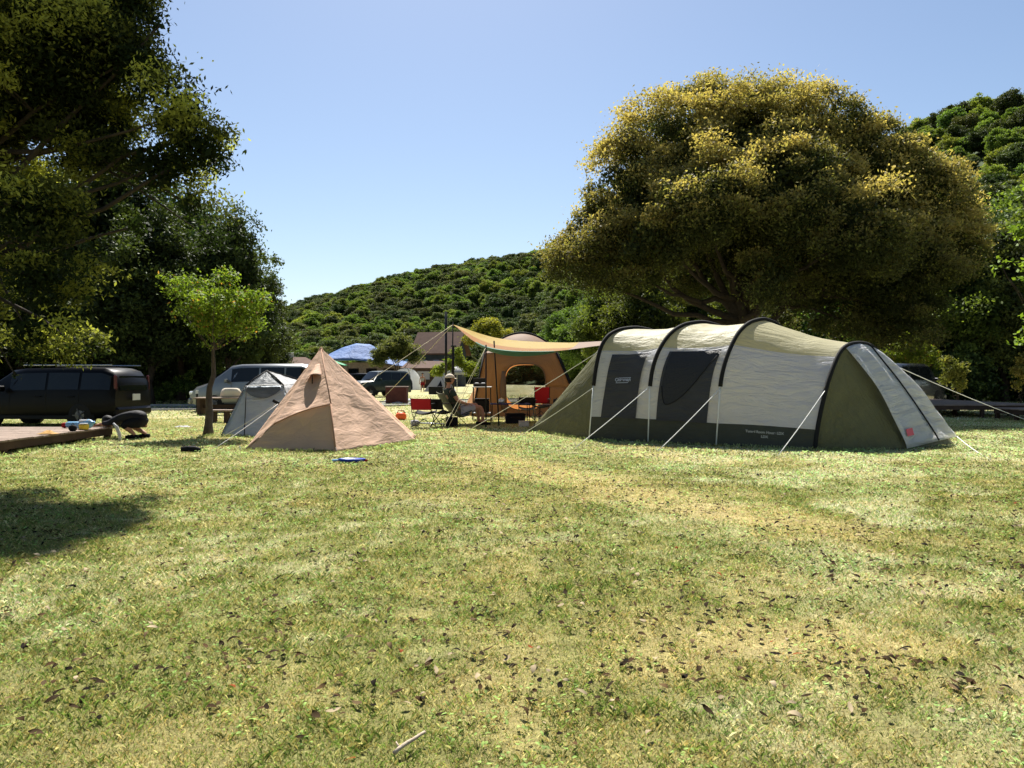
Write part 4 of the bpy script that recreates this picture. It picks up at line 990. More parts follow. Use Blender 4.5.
MB().tube([opening(cen, rx, rz, i/60)+Vector((0, -.02, 0)) for i in range(61)], .022, 6).build('door_edge', M['t_brown'], OT, smooth=True, world=True)
# insect mesh in the rear window
m, nt, ns, L = newmat('insect_mesh'); out = N(nt, 'ShaderNodeOutputMaterial'); bs = N(nt, 'ShaderNodeBsdfPrincipled', Roughness=.9); bs.inputs['Base Color'].default_value = (.03, .035, .03, 1)
tr = N(nt, 'ShaderNodeBsdfTransparent'); ms = N(nt, 'ShaderNodeMixShader'); ms.inputs[0].default_value = .62; L.new(tr.outputs[0], ms.inputs[1]); L.new(bs.outputs[0], ms.inputs[2]); L.new(ms.outputs[0], out.inputs['Surface'])
M['net'] = m
MB().grid(lambda u, v: cen2.lerp(opening(cen2, .85, .78, u), v)+Vector((0, .01, 0)), 60, 2).build('mesh_window', M['net'], OT, world=True)
quad(sA, fA, tA_, hA, 't_orange', 'side_panel', OT, sd=101); quad(Vector((sA.x, D2, 0)), Vector((sA.x, 28.3, 0)), hA, hA+Vector((0, .1, 0)), 't_brown', 'side_panel', OT, sd=103)
quad(fB, gB, hB, tB_, 't_orange', 'side_panel', OT, sd=105)
rt = (tA_+tB_+hA+hB)/4+Vector((0, 0, .52))
def roofq(u, v):
    p = tA_.lerp(tB_, u).lerp(hA.lerp(hB, u), v); p.z += .74*math.sin(PI*u)**.7*math.sin(PI*v)**.7; return p+Vector((0, -.10*math.sin(PI*u)*(1-v)**3, 0))
MB().grid(roofq, 20, 20, 2.5, 2.5).build('roof', M['t_brown'], OT, smooth=True, world=True)
MB().tube([roofq(i/20, .42)+Vector((0, 0, .03)) for i in range(21)], .035, 7).build('pole', M['webbing'], OT, smooth=True, world=True)
MB().tube([roofq(i/20, .62)+Vector((0, 0, .03)) for i in range(21)], .03, 7).build('pole', M['webbing'], OT, smooth=True, world=True)
for a, b in ((fA, tA_), (fB, tB_), (gB, hB), (fB+Vector((.12, .5, 0)), tB_+Vector((.06, .3, 0)))): MB().tube([a+Vector((0, -.03, 0)), b+Vector((0, -.03, 0))], .03, 7).build('pole', M['webbing'], OT, smooth=True, world=True)
# rolled door beside the opening and inner partition
MB().tube([cen+Vector((-rx-.02, -.08, .55)), cen+Vector((-rx-.04, -.10, -.1)), cen+Vector((-rx+.02, -.09, -1.1))], [.07, .12, .10], 10).build('rolled_door', M['t_brown'], OT, smooth=True, world=True)

# ------------------------------------------------------------------ orange tarp
TR = thing('tarp_canopy', 'orange tarp with teal trim pitched on poles between the cabin tent and tunnel tent', 'tarp', (.1, 22.5, 0))
T1 = P(453, 324.5, 24.0); T2 = P(486, 347, 20.6); T3 = P(545, 351.5, 20.2); T4 = P(600, 345.5, 19.6); T5 = P(606, 341, 23.4); T6 = P(560, 342.5, 25.0); T7 = P(500, 338.5, 25.0)
low = cat([T1, T2, T3, T4], 8)[:25]; top_ = cat([T1, T7, T6, T5], 8)[:25]
def tarp(u, v, dz=0.):
    i = min(23.999, u*24); k = int(i); f = i-k; a = low[k].lerp(low[k+1], f); b = top_[k].lerp(top_[k+1], f)
    e = math.sin(PI*v)*math.sin(PI*u)**.6; return a.lerp(b, v)+Vector((0, 0, -.05*e+.03*wr_(u*7, v*5, 120)*e+dz))
def band(v0, v1, u0=0, u1=1): return lambda u, v: tarp(u0+(u1-u0)*u, v0+(v1-v0)*v)
MB().grid(band(.0, .07, .25, .72), 30, 2, 5, .3).build('trim', M['tarp_teal'], TR, smooth=True, world=True)
MB().grid(band(.07, .45, 0, .80), 40, 12, 5, 2).build('panel', M['tarp_orange'], TR, smooth=True, world=True)
MB().grid(band(0, .07, 0, .25), 12, 2, 5, 2).build('panel', M['tarp_orange'], TR, smooth=True, world=True)
MB().grid(band(0, .07, .72, .80), 6, 2, 5, 2).build('panel', M['tarp_orange'], TR, smooth=True, world=True)
MB().grid(band(.45, 1, 0, .80), 40, 16, 5, 2).build('panel', M['tarp_lit'], TR, smooth=True, world=True)  # same tarp, strongly sunlit zone painted as a paler band
MB().grid(band(0, 1, .80, 1), 16, 20, 2, 2).build('end_panel', M['tarp_shade'], TR, smooth=True, world=True)  # same tarp, underside in shade painted as a brown end
# sagging valance below the front edge
MB().grid(lambda u, v: tarp(.25+.5*u, 0)+Vector((0, .02+.45*v, -.10*math.sin(PI*u)*v-.02*v)), 24, 3, 4, .3).build('valance', M['tarp_teal'], TR, smooth=True, world=True)
for nm, top, bot in (('a', T1, Vector((T1.x-.05, T1.y, 0))), ('b', T2, Vector((T2.x, T2.y, 0))), ('c', P(494, 343, 21.2), Vector((P(499, 400, 21.2).x, 21.2, 0))), ('d', T5, Vector((T5.x, T5.y, 0)))):
    MB().tube([bot, top+Vector((0, 0, .06))], .02, 8).build('tarp_pole', M['metal_black'], TR, smooth=True, world=True)
guy(TR, T1, Vector((-5.0, 26.0, 0)), .007, 'rope_yellow'); guy(TR, T1, Vector((-5.6, 19.5, 0)), .006, 'rope_yellow')
guy(TR, T2, G(448, 428), .006, 'rope_yellow'); guy(TR, T2, G(440, 434), .005, 'rope_yellow')
# ------------------------------------------------------------------ cars
M['rim'] = mat('wheel_rim', (.12, .12, .125), .4, metal=.7)
def car(name, label, cat_, loc, rz, Ln, W, H, st, paint, glass='glass_dark', wb=None, tail=True, plate=True, rails=False, wr=.33, boxy=1.0):
    """st: stations rear to front (x, z_low, z_belt, z_top, half width, half width at the roof)"""
    T = thing(name, label, cat_, loc, rz)
    mb = MB(); ns_ = 12; vs = []
    for (x, zl, zb, zt, hw, ht) in st:
        rt = min(.09, (zt-zb)*.4+.02)
        ring = [(-hw*.93, zl), (-hw, zl+.14), (-hw*1.01, (zl+zb)*.5), (-hw*.985, zb), (-ht, zt-rt), (-ht*.86, zt), (0, zt+.015), (ht*.86, zt), (ht, zt-rt), (hw*.985, zb), (hw*1.01, (zl+zb)*.5), (hw, zl+.14), (hw*.93, zl)]
        vs += [(x, y, z) for y, z in ring]
    k = 13; fs = []
    for i in range(len(st)-1):
        for j in range(k-1): fs.append((i*k+j, (i+1)*k+j, (i+1)*k+j+1, i*k+j+1))
        fs.append((i*k+k-1, (i+1)*k+k-1, (i+1)*k, i*k))
    fs.append(tuple(range(k))); fs.append(tuple((len(st)-1)*k+j for j in range(k-1, -1, -1)))
    mb.add(vs, fs); body = mb.build('body', M[paint], T, smooth=True)
    bv = body.modifiers.new('edge', 'EDGE_SPLIT'); bv.split_angle = math.radians(38)
    def side(x, v, s):
        for i in range(len(st)-1):
            if st[i][0] <= x <= st[i+1][0]:
                f = (x-st[i][0])/(st[i+1][0]-st[i][0]); q = [a+(b-a)*f for a, b in zip(st[i], st[i+1])]; break
        else: q = st[-1]
        rt = min(.09, (q[3]-q[2])*.4+.02)
        return Vector((x, s*((q[4]*.985)*(1-v)+q[5]*v+.008), q[2]*(1-v)+(q[3]-rt)*v+.0))
    cab = [s for s in st if s[3]-s[2] > .25]
    x0, x1 = cab[0][0], cab[-1][0]; xs_ = [x0+.12, x0+(x1-x0)*.33, x0+(x1-x0)*.64, x1+.0]
    for s in (-1, 1):
        for a, b in zip(xs_[:-1], xs_[1:]):
            g = .035; mb = MB(); mb.grid(lambda u, v: side(a+g+(b-a-2*g)*u, .10+.82*v, s), 6, 3); mb.build('side_window', M[glass], T)
        # front quarter glass towards the screen
        for xd in xs_[1:3]+[x1-.05]:
            pts = [side(xd, 0, s)+Vector((0, 0, -z)) for z in (0.02, .25, .5)]
            MB().tube([Vector((p.x, s*(st[3][4]*1.0+.006), p.z)) for p in pts], .005, 4).build('door_seam', M['rubber'], T)
        for xd in xs_[1:3]:
            MB().box((xd+.22, s*(st[3][4]+.02), st[3][2]-.13), (.20, .035, .03), bev=.01).build('door_handle', M['chrome'] if paint == 'paint_silver' else M[paint], T)
        MB().box((x1+.10, s*(st[3][4]+.12), st[3][2]+.08), (.12, .22, .16), bev=.03).build('wing_mirror', M[paint], T)
        MB().box((0, s*(st[3][4]*.99+.004), st[3][1]+.05), (Ln*.52, .03, .10), bev=.01).build('sill_trim', M['rubber'], T)
        # lamps
        xf = st[-1][0]; xr = st[0][0]
        MB().box((xf-.10, s*(st[-1][4]-.14), .72), (.26, .34, .16), rz=-s*.35, bev=.05).build('headlight', M['lamp'], T)
        MB().box((xr+.04, s*(st[0][4]-.06), st[0][2]-.05+(.28 if boxy > 1 else 0)), (.10, .07, .42 if boxy > 1 else .24), bev=.03).build('tail_light', M['tail'], T)
    # windscreen and rear glass
    fr1, fr0 = cab[-1], st[[q[0] for q in st].index(cab[-1][0])+1]
    def scr(u, v):
        a = Vector((fr0[0], (u*2-1)*fr0[5]*.92, fr0[3])); b = Vector((fr1[0], (u*2-1)*fr1[5]*.86, fr1[3])); p = a.lerp(b, .08+.84*v); return p+Vector((.02, 0, .022+.02*(1-(u*2-1)**2)))
    MB().grid(scr, 8, 4).build('windscreen', M[glass], T)
    re1, re0 = st[1], st[0]
    def rgl(u, v):
        a = Vector((re0[0]-.02, (u*2-1)*re0[5]*.88, re0[2]+.02)); b = Vector((re1[0]-.035+(re0[0]-re1[0])*.55, (u*2-1)*re1[5]*.82, re1[3]-.12)); return a.lerp(b, v)
    MB().grid(rgl, 6, 4).build('rear_window', M[glass], T)
    for s, nm in ((st[0][0]+.02, 'bumper'), (st[-1][0]-.02, 'bumper')):
        MB().box((s, 0, .42), (.18, W*.92, .24), bev=.06).build('bumper', M[paint], T)
    MB().box((st[0][0]-.085, 0, .80), (.02, .34, .17)).build('number_plate', M['white'], T)
    MB().box((st[-1][0]+.08, 0, .42), (.02, .34, .17)).build('number_plate', M['white'], T)
    MB().box((st[-1][0]+.0, 0, .66), (.06, W*.5, .16), bev=.02).build('grille', M['rubber'], T)
    wb = wb or Ln*.58
    for sx in (-1, 1):
        for s in (-1, 1):
            wx = sx*wb/2; wy = s*(W/2-.10); Rm = Matrix.Rotation(PI/2, 3, 'X')
            MB().lathe(Vector((wx, s*(W/2-.07), wr+.02)), [(wr+.07, -.06), (wr+.07, .085)], 24, Rm).build('wheel_arch', M['rubber'], T, smooth=False)
            w = MB().lathe(Vector((wx, wy, wr)), [(wr*.6, -.11), (wr*.95, -.11), (wr, -.07), (wr, .07), (wr*.95, .11+.02), (wr*.6, .11+.02)], 24, Rm).build('wheel', M['rubber'], T, smooth=True)
            ho = MB(); ho.lathe(Vector((wx, wy+s*.105, wr)), [(wr*.62, -.03), (wr*.60, .0), (wr*.12, .012)], 20, Matrix.Rotation(-s*PI/2, 3, 'X'))
            for q in range(5):
                an = q*2*PI/5; d_ = Vector((math.cos(an), 0, math.sin(an))); c_ = Vector((wx, wy+s*.125, wr)); ho.tube([c_, c_+d_*wr*.56], .018, 5)
            ho.build('rim', M['rim'], w, smooth=False)
    if rails:
        for s in (-1, 1): MB().tube([(x0+.2, s*st[3][5]*.88, H+.05), (x1-.3, s*st[3][5]*.88, H+.05)], .018, 6).build('roof_rail', M['metal_grey'], T)
    return T
def minivan_st(L_, W, H, zb=1.02):
    h = W/2; x = -L_/2
    return [(x, .34, zb, zb+.32, h*.93, h*.84), (x+.16, .28, zb, H-.10, h*.97, h*.82), (x+.42, .24, zb, H-.01, h, h*.84), (x+L_*.35, .22, zb, H, h, h*.86), (x+L_*.58, .22, zb-.02, H-.02, h, h*.85), (x+L_*.66, .22, zb-.03, H-.07, h, h*.82),
            (x+L_*.86, .24, zb-.12, zb-.02, h*.98, h*.86), (x+L_*.955, .28, zb-.28, zb-.16, h*.93, h*.80), (x+L_, .34, zb-.42, zb-.34, h*.82, h*.7)]
def suv_st(L_, W, H, zb=1.10):
    h = W/2; x = -L_/2
    return [(x, .45, zb, zb+.4, h*.93, h*.80), (x+.12, .40, zb, H-.08, h*.97, h*.80), (x+.35, .36, zb, H-.01, h, h*.82), (x+L_*.40, .34, zb, H, h, h*.83), (x+L_*.52, .34, zb, H-.01, h, h*.82), (x+L_*.60, .34, zb, H-.06, h, h*.80),
            (x+L_*.73, .36, zb-.04, zb+.02, h*.98, h*.88), (x+L_*.94, .40, zb-.10, zb-.02, h*.95, h*.85), (x+L_, .48, zb-.25, zb-.18, h*.88, h*.8)]
dV = 21.4
xr_ = (138-CX)/F*dV
car('minivan', 'glossy black minivan parked in the shade behind the left-hand deck', 'minivan', (xr_-2.35, dV+.1, 0), PI-.10, 4.6, 1.76, 1.62, minivan_st(4.6, 1.76, 1.60, .96), 'paint_black', boxy=1.2, rails=True)
dS = 30.5
car('minivan', 'silver minivan parked nose left behind the grey shelter tent', 'minivan', ((197-CX)/F*dS+2.35, dS+.2, 0), PI-.02, 4.8, 1.85, 1.88, minivan_st(4.8, 1.85, 1.86, 1.12), 'paint_silver', boxy=1.2)
car('off_roader', 'dark green boxy off-road car parked beyond the tan tipi', 'car', ((379-CX)/F*52, 52, 0), PI+.75, 4.1, 1.75, 1.74, suv_st(4.1, 1.75, 1.76), 'paint_green', rails=False, wr=.36)
car('hatchback', 'small dark car mostly hidden between the tan tipi and the green off-road car', 'car', ((352-CX)/F*57, 58.5, 0), PI-.6, 4.0, 1.7, 1.62, suv_st(4.0, 1.7, 1.62, 1.0), 'paint_black')
car('parked_car', 'black car with a pale roof parked in the shade behind the right-hand deck', 'car', ((908-CX)/F*36, 36.2, 0), .62, 4.4, 1.78, 1.95, minivan_st(4.4, 1.78, 1.98, 1.15), 'paint_gloss', glass='glass_dark', boxy=1.0)

# ------------------------------------------------------------------ wooden decks
def deck(label, x0, x1, y0, y1, h, along='x', pw=.14, rz=0.):
    cx, cy = (x0+x1)/2, (y0+y1)/2; T = thing('wooden_deck', label, 'deck', (cx, cy, 0), rz)
    w, l = x1-x0, y1-y0; mb = MB(); rr = random.Random(3)
    n = int((w if along == 'y' else l)/pw)
    for i in range(n):
        o = (i+.5)*pw-(w if along == 'y' else l)/2; e = rr.uniform(-.015, .02)
        if along == 'y': mb.box((o, e, h-.02+rr.uniform(-.003, .003)), (pw-.012, l, .036), bev=.004)
        else: mb.box((e, o, h-.02+rr.uniform(-.003, .003)), (w, pw-.012, .036), bev=.004)
    mb.build('planking', M['wood'], T)
    for s in (-1, 1):
        MB().box((s*(w/2-.06), 0, h-.11), (.07, l-.05, .14), bev=.005).build('edge_beam', M['wood_dark'], T)
        MB().box((0, s*(l/2-.06), h-.11), (w-.2, .07, .14), bev=.005).build('edge_beam', M['wood_dark'], T)
    for i in range(max(2, int(w/1.6))+1):
        for j in range(max(2, int(l/1.6))+1):
            px_ = -w/2+.10+(w-.2)*i/max(2, int(w/1.6)); py_ = -l/2+.10+(l-.2)*j/max(2, int(l/1.6))
            MB().box((px_, py_, (h-.18)/2+0), (.11, .11, h-.18), bev=.005).build('foot', M['wood_dark'], T)
    return T
DH = .26
deck('weathered wooden tent deck at the left edge of the lawn', -14.2, -8.78, 11.6, 17.0, DH, 'x')
deck('low wooden tent deck on the far right beyond the tunnel tent', 11.6, 17.6, 25.4, 33.5, .44, 'x')
deck('small wooden deck cut off by the right edge behind the tunnel tent', 15.6, 19.5, 22.9, 25.0, .36, 'x')

# ------------------------------------------------------------------ people
def skin(joints, edges, name, m, parent, lv=2, root=0):
    """joints: name -> (x,y,z,r)"""
    ks = list(joints); me = bpy.data.meshes.new(name)
    me.from_pydata([joints[k][:3] for k in ks], [(ks.index(a), ks.index(b)) for a, b in edges], []); me.update()
    o = bpy.data.objects.new(name, me); C.objects.link(o)
    sm = o.modifiers.new('skin', 'SKIN'); sm.use_smooth_shade = True
    lay = me.skin_vertices[0].data if me.skin_vertices else None
    if lay is None:
        bpy.context.view_layer.objects.active = o
        lay = me.skin_vertices[0].data
    for i, k in enumerate(ks):
        r = joints[k][3]; rr_ = r if isinstance(r, tuple) else (r, r)
        lay[i].radius = rr_; lay[i].use_root = (i == root)
    sb = o.modifiers.new('sub', 'SUBSURF'); sb.levels = lv; sb.render_levels = lv
    bpy.context.view_layer.update()
    me2 = bpy.data.meshes.new_from_object(o.evaluated_get(bpy.context.evaluated_depsgraph_get()))
    bpy.data.objects.remove(o); me2.name = name; me2.materials.clear()
    for p in me2.polygons: p.use_smooth = True
    return link(name, me2, m, parent)
def hand(pl, wrist, dirv, pn, scale=1.):
    """fingers as joints to add on to a body; returns joints and edges"""
    J = {}; Ed = []; d = Vector(dirv).normalized(); n_ = Vector(pn).normalized(); s = d.cross(n_).normalized(); w = Vector(wrist)
    pm_ = w+d*.07*scale; J[pl+'palm'] = (*pm_, (.038*scale, .017*scale)); Ed.append((pl+'wrist', pl+'palm'))
    for i, (o_, ln) in enumerate(((-.03, .065), (-.01, .078), (.01, .072), (.03, .056))):
        a = pm_+s*o_*scale+d*.03*scale; b = a+d*ln*.5*scale-n_*.008; c_ = b+d*ln*.45*scale-n_*.025*scale
        J[f'{pl}f{i}a'] = (*a, .0095*scale); J[f'{pl}f{i}b'] = (*b, .0085*scale); J[f'{pl}f{i}c'] = (*c_, .0075*scale)
        Ed += [(pl+'palm', f'{pl}f{i}a'), (f'{pl}f{i}a', f'{pl}f{i}b'), (f'{pl}f{i}b', f'{pl}f{i}c')]
    a = w+d*.03*scale-s*.035*scale; b = a+d*.03*scale-s*.025*scale-n_*.01; J[pl+'ta'] = (*a, .011*scale); J[pl+'tb'] = (*b, .009*scale)
    Ed += [(pl+'palm', pl+'ta'), (pl+'ta', pl+'tb')]
    return J, Ed
def headmesh(parent, c, fwd, up, r=.105, m='skin'):
    """head with brow, nose, mouth, chin and ears; continuous egg shape pushed out where the features are"""
    f = Vector(fwd).normalized(); u = Vector(up).normalized(); s = u.cross(f).normalized(); u = f.cross(s); c = Vector(c)
    mb = MB(); nu_, nv_ = 32, 24
    def fn(a, b):
        th = a*2*PI; ph = b*PI; x = math.sin(ph)*math.cos(th); y = math.sin(ph)*math.sin(th); z = math.cos(ph)   # x forward
        px_ = x*1.02; py_ = y*.80*(1-.18*max(0, -z)); pz = z*1.22
        if x > 0:
            px_ *= 1-.10*max(0, -z)
            px_ += .22*math.exp(-((y/.13)**2+((z+.12)/.20)**2))+.05*math.exp(-((y/.25)**2+((z+.48)/.08)**2))+.07*math.exp(-((y/.3)**2+((z+.80)/.15)**2))
            for q in (-1, 1): px_ -= .10*math.exp(-(((y-q*.33)/.15)**2+((z-.06)/.10)**2))
            px_ += .05*math.exp(-((z-.22)/.08)**2)*max(0, 1-abs(y)*1.5)
        py_ += (1 if y > 0 else -1)*.20*math.exp(-((x/.10)**2+((z+.02)/.24)**2))*(abs(y) > .6)
        return c+f*px_*r+s*py_*r+u*pz*r
    mb.grid(fn, nu_, nv_); return mb
# seated camper: faces right, reclining in a low olive chair, cap, dark shirt, grey shorts
LC_SCALE = (1.1, 1.1, 1.06)
SX, SY = (449-CX)/F*21.3, 21.3
SP = thing('person', 'person in beige cap, dark shirt and grey shorts in the olive camp chair', 'person', (SX, SY, 0), .42)
LJ = {'pelvis': (.30, 0, .40, (.15, .13)), 'waist': (.18, 0, .56, (.13, .11)), 'chest': (.04, 0, .80, (.155, .12)), 'neck0': (-.03, 0, .97, .07), 'neck': (-.02, 0, 1.04, .055), 'head0': (.0, 0, 1.10, .06)}
Ed = [('pelvis', 'waist'), ('waist', 'chest'), ('chest', 'neck0'), ('neck0', 'neck'), ('neck', 'head0')]
for s, n_ in ((-1, 'r'), (1, 'l')):
    LJ[n_+'sh'] = (.0, s*.18, .92, .07); LJ[n_+'el'] = (.14, s*.27, .66, .045); LJ[n_+'wrist'] = (.38, s*.22, .58, .03)
    LJ[n_+'hip'] = (.36, s*.10, .40, .10); LJ[n_+'kn'] = (.78, s*.15, .52+.03*s, .062); LJ[n_+'calf'] = (.84, s*.15, .36, .058); LJ[n_+'an'] = (.86, s*.15, .09, .038); LJ[n_+'toe'] = (1.02, s*.16, .04, .034)
    Ed += [('chest', n_+'sh'), (n_+'sh', n_+'el'), (n_+'el', n_+'wrist'), ('pelvis', n_+'hip'), (n_+'hip', n_+'kn'), (n_+'kn', n_+'calf'), (n_+'calf', n_+'an'), (n_+'an', n_+'toe')]
    j, e = hand(n_, LJ[n_+'wrist'][:3], (1, 0, -.15), (0, 0, 1)); LJ.update(j); Ed += e
body = skin(LJ, Ed, 'body', M['skin'], SP)
def join_head(body, mbh):
    me = body.data; b = len(me.vertices); vs = [v.co.copy() for v in me.vertices]; fs = [list(p.vertices) for p in me.polygons]
    vs += mbh.v; fs += [[b+i for i in f] for f in mbh.f]; n = bpy.data.meshes.new('body'); n.from_pydata([tuple(v) for v in vs], [], fs); n.update()
    for p in n.polygons: p.use_smooth = True
    for m_ in me.materials: n.materials.append(m_)
    body.data = n
hc = (.02, 0, 1.20); join_head(body, headmesh(None, hc, (1, 0, .02), (0, 0, 1)))
def inflate(LJ, keys, edges, add, name, m, parent, ext=None, root=0):
    J = {k: (LJ[k][0], LJ[k][1], LJ[k][2], tuple(r+add for r in LJ[k][3]) if isinstance(LJ[k][3], tuple) else LJ[k][3]+add) for k in keys}
    if ext: J.update(ext)
    return skin(J, edges, name, m, parent, root=root)
inflate(LJ, ['chest', 'waist', 'neck0', 'rsh', 'lsh'], [('waist', 'chest'), ('chest', 'neck0'), ('chest', 'rsh'), ('chest', 'lsh'), ('rsh', 'rs2'), ('lsh', 'ls2'), ('waist', 'hem')], .022, 'shirt', M['green_cloth'], SP,
        {'rs2': (.09, -.24, .76, .07), 'ls2': (.09, .24, .76, .07), 'hem': (.27, 0, .43, (.17, .15))})
inflate(LJ, ['pelvis', 'rhip', 'lhip'], [('pelvis', 'rhip'), ('pelvis', 'lhip'), ('rhip', 'rk2'), ('lhip', 'lk2')], .022, 'shorts', M['grey_cloth'], SP, {'rk2': (.68, -.14, .49, .10), 'lk2': (.68, .14, .53, .10)})
def capmesh(hc, parent, m='beige_cloth', r=.118):
    mb = MB(); c = Vector(hc)+Vector((0, 0, .035))
    mb.grid(lambda a, b: c+Vector((math.sin(b*1.45)*math.cos(a*2*PI)*r*1.04, math.sin(b*1.45)*math.sin(a*2*PI)*r*.90, math.cos(b*1.45)*r*1.02)), 24, 8)
    o = mb.build('cap', M[m], parent, smooth=True, solid=.006)
    MB().grid(lambda a, b: c+Vector((r*.85+b*.075*math.sin(PI*(.15+.7*a))+.0, (a-.5)*r*1.5, .018-.02*b-.02*(2*a-1)**2)), 10, 4).build('peak', M[m], o, smooth=True, solid=.005)
    return o
capmesh(hc, SP)
MB().grid(lambda a, b: Vector(hc)+Vector((-.012-math.sin(.6+b*1.5)*math.cos((a-.5)*PI*1.15)*.112, math.sin(.6+b*1.5)*math.sin((a-.5)*PI*1.15)*.095, math.cos(.6+b*1.5)*.128)), 16, 8).build('hair', M['hair'], SP, smooth=True, solid=.008)
for s in (-1, 1):
    MB().tube([(.80, s*.155, .045), (.90, s*.155, .05), (1.06, s*.165, .04)], [.045, .05, .035], 10).build('shoe', M['black_cloth'], SP, smooth=True)
SP.scale = LC_SCALE
# crouching person beside the left deck
KP = thing('person', 'person in dark clothes crouching over the corner of the left-hand deck', 'person', tuple(P(141, 437, 16.9)-Vector((0, 0, P(141, 437, 16.9).z))))
KJ = {'pelvis': (.02, 0, .40, (.17, .16)), 'waist': (-.12, 0, .50, (.15, .14)), 'chest': (-.38, 0, .50, (.16, .14)), 'neck0': (-.52, 0, .44, .07), 'neck': (-.57, 0, .41, .055), 'head0': (-.62, -.02, .38, .06)}
Ek = [('pelvis', 'waist'), ('waist', 'chest'), ('chest', 'neck0'), ('neck0', 'neck'), ('neck', 'head0')]
for s, n_ in ((-1, 'r'), (1, 'l')):
    KJ[n_+'sh'] = (-.44, s*.17, .44, .065); KJ[n_+'el'] = (-.60, s*.22, .34, .045); KJ[n_+'wrist'] = (-.80, s*.16, DH+.07, .03)
    KJ[n_+'hip'] = (-.02, s*.11, .36, .11); KJ[n_+'kn'] = (-.33, s*.17, .30, .068); KJ[n_+'calf'] = (-.20, s*.16, .22, .058); KJ[n_+'an'] = (.0+.06*s, s*.14, .09, .04); KJ[n_+'toe'] = (-.16+.06*s, s*.15, .035, .035)
    Ek += [('chest', n_+'sh'), (n_+'sh', n_+'el'), (n_+'el', n_+'wrist'), ('pelvis', n_+'hip'), (n_+'hip', n_+'kn'), (n_+'kn', n_+'calf'), (n_+'calf', n_+'an'), (n_+'an', n_+'toe')]
    j, e = hand(n_, KJ[n_+'wrist'][:3], (-1, 0, -.2), (0, 0, 1)); KJ.update(j); Ek += e
body = skin(KJ, Ek, 'body', M['skin'], KP)
khc = (-.72, -.02, .37); join_head(body, headmesh(None, khc, (-.75, 0, -.65), (-.6, 0, .75)))
inflate(KJ, ['chest', 'waist', 'neck0', 'rsh', 'lsh', 'rel', 'lel'], [('waist', 'chest'), ('chest', 'neck0'), ('chest', 'rsh'), ('chest', 'lsh'), ('rsh', 'rel'), ('lsh', 'lel'), ('rel', 'rcu'), ('lel', 'lcu'), ('waist', 'hem'), ('hem', 'hem2')], .024, 'jacket', M['black_print'], KP,
        {'rcu': (-.76, -.17, DH+.09, .045), 'lcu': (-.76, .17, DH+.09, .045), 'hem': (-.02, 0, .44, (.20, .185)), 'hem2': (.09, 0, .38, (.16, .15))})
inflate(KJ, ['pelvis', 'rhip', 'lhip', 'rkn', 'lkn', 'rcalf', 'lcalf'], [('pelvis', 'rhip'), ('pelvis', 'lhip'), ('rhip', 'rkn'), ('lhip', 'lkn'), ('rkn', 'rcalf'), ('lkn', 'lcalf'), ('pelvis', 'rump')], .03, 'trousers', M['black_cloth'], KP, {'rump': (.12, 0, .36, (.14, .12))})
MB().grid(lambda a, b: Vector(khc)+Matrix.Rotation(-.75, 3, 'Y') @ Vector((.012+math.sin(b*1.9)*math.cos((a-.5)*2*PI*.8)*.118, math.sin(b*1.9)*math.sin((a-.5)*2*PI*.8)*.10, math.cos(b*1.9)*.135)), 20, 8).build('hair', M['hair'], KP, smooth=True, solid=.008)
for s in (-1, 1):
    ox = .06*s; MB().tube([(.06+ox, s*.14, .05), (-.05+ox, s*.145, .055), (-.20+ox, s*.15, .04)], [.045, .052, .036], 10).build('shoe', M['black_cloth'], KP, smooth=True)

# ------------------------------------------------------------------ camp furniture
def camp_chair(label, loc, rz, backm, seatm, w=.56, h=.86, recl=.2):
    T = thing('camp_chair', label, 'camp chair', loc, rz)   # faces local +x
    hw = w/2; sh = .42
    MB().grid(lambda u, v: Vector((-.22-recl*v*.9-.05*math.sin(PI*u), (u-.5)*w, sh+.06+v*(h-sh-.06))), 10, 8).build('backrest', M[backm], T, smooth=True, solid=.012)
    MB().grid(lambda u, v: Vector((-.22+.46*v, (u-.5)*w, sh-.05*math.sin(PI*u)-.05*math.sin(PI*v)+.03*v)), 10, 8).build('seat', M[seatm], T, smooth=True, solid=.012)
    for s in (-1, 1):
        MB().tube([(-.22-recl, s*hw, h+.02), (-.20, s*hw, sh), (.20, s*hw, 0)], .011, 6).build('leg', M['metal_black'], T)
        MB().tube([(.24, s*hw, sh+.03), (-.26, s*hw, 0)], .011, 6).build('leg', M['metal_black'], T)
        MB().box((-.02, s*(hw+.02), sh+.22), (.50, .06, .025), bev=.008).build('armrest', M['metal_black'], T)
        MB().tube([(.22, s*(hw+.01), sh+.21), (.23, s*hw, sh+.02)], .01, 6).build('arm_post', M['metal_black'], T)
    for x_ in (-.24, .2): MB().tube([(x_, -hw, .02), (-x_*.4, 0, sh*.55), (x_, hw, .02)], .009, 6).build('cross_brace', M['metal_black'], T)
    return T
camp_chair('red folding camp chair with dark trim at the left of the seated person', (P(424, 400, 20.6).x, 20.6, 0), 1.35, 'red', 'black_cloth', w=.55, h=.78, recl=.06)
camp_chair('black folding camp chair between the red chair and the seated person', (P(443, 400, 20.9).x, 20.9, 0), .85, 'black_cloth', 'black_cloth', w=.5, h=.76, recl=.1)
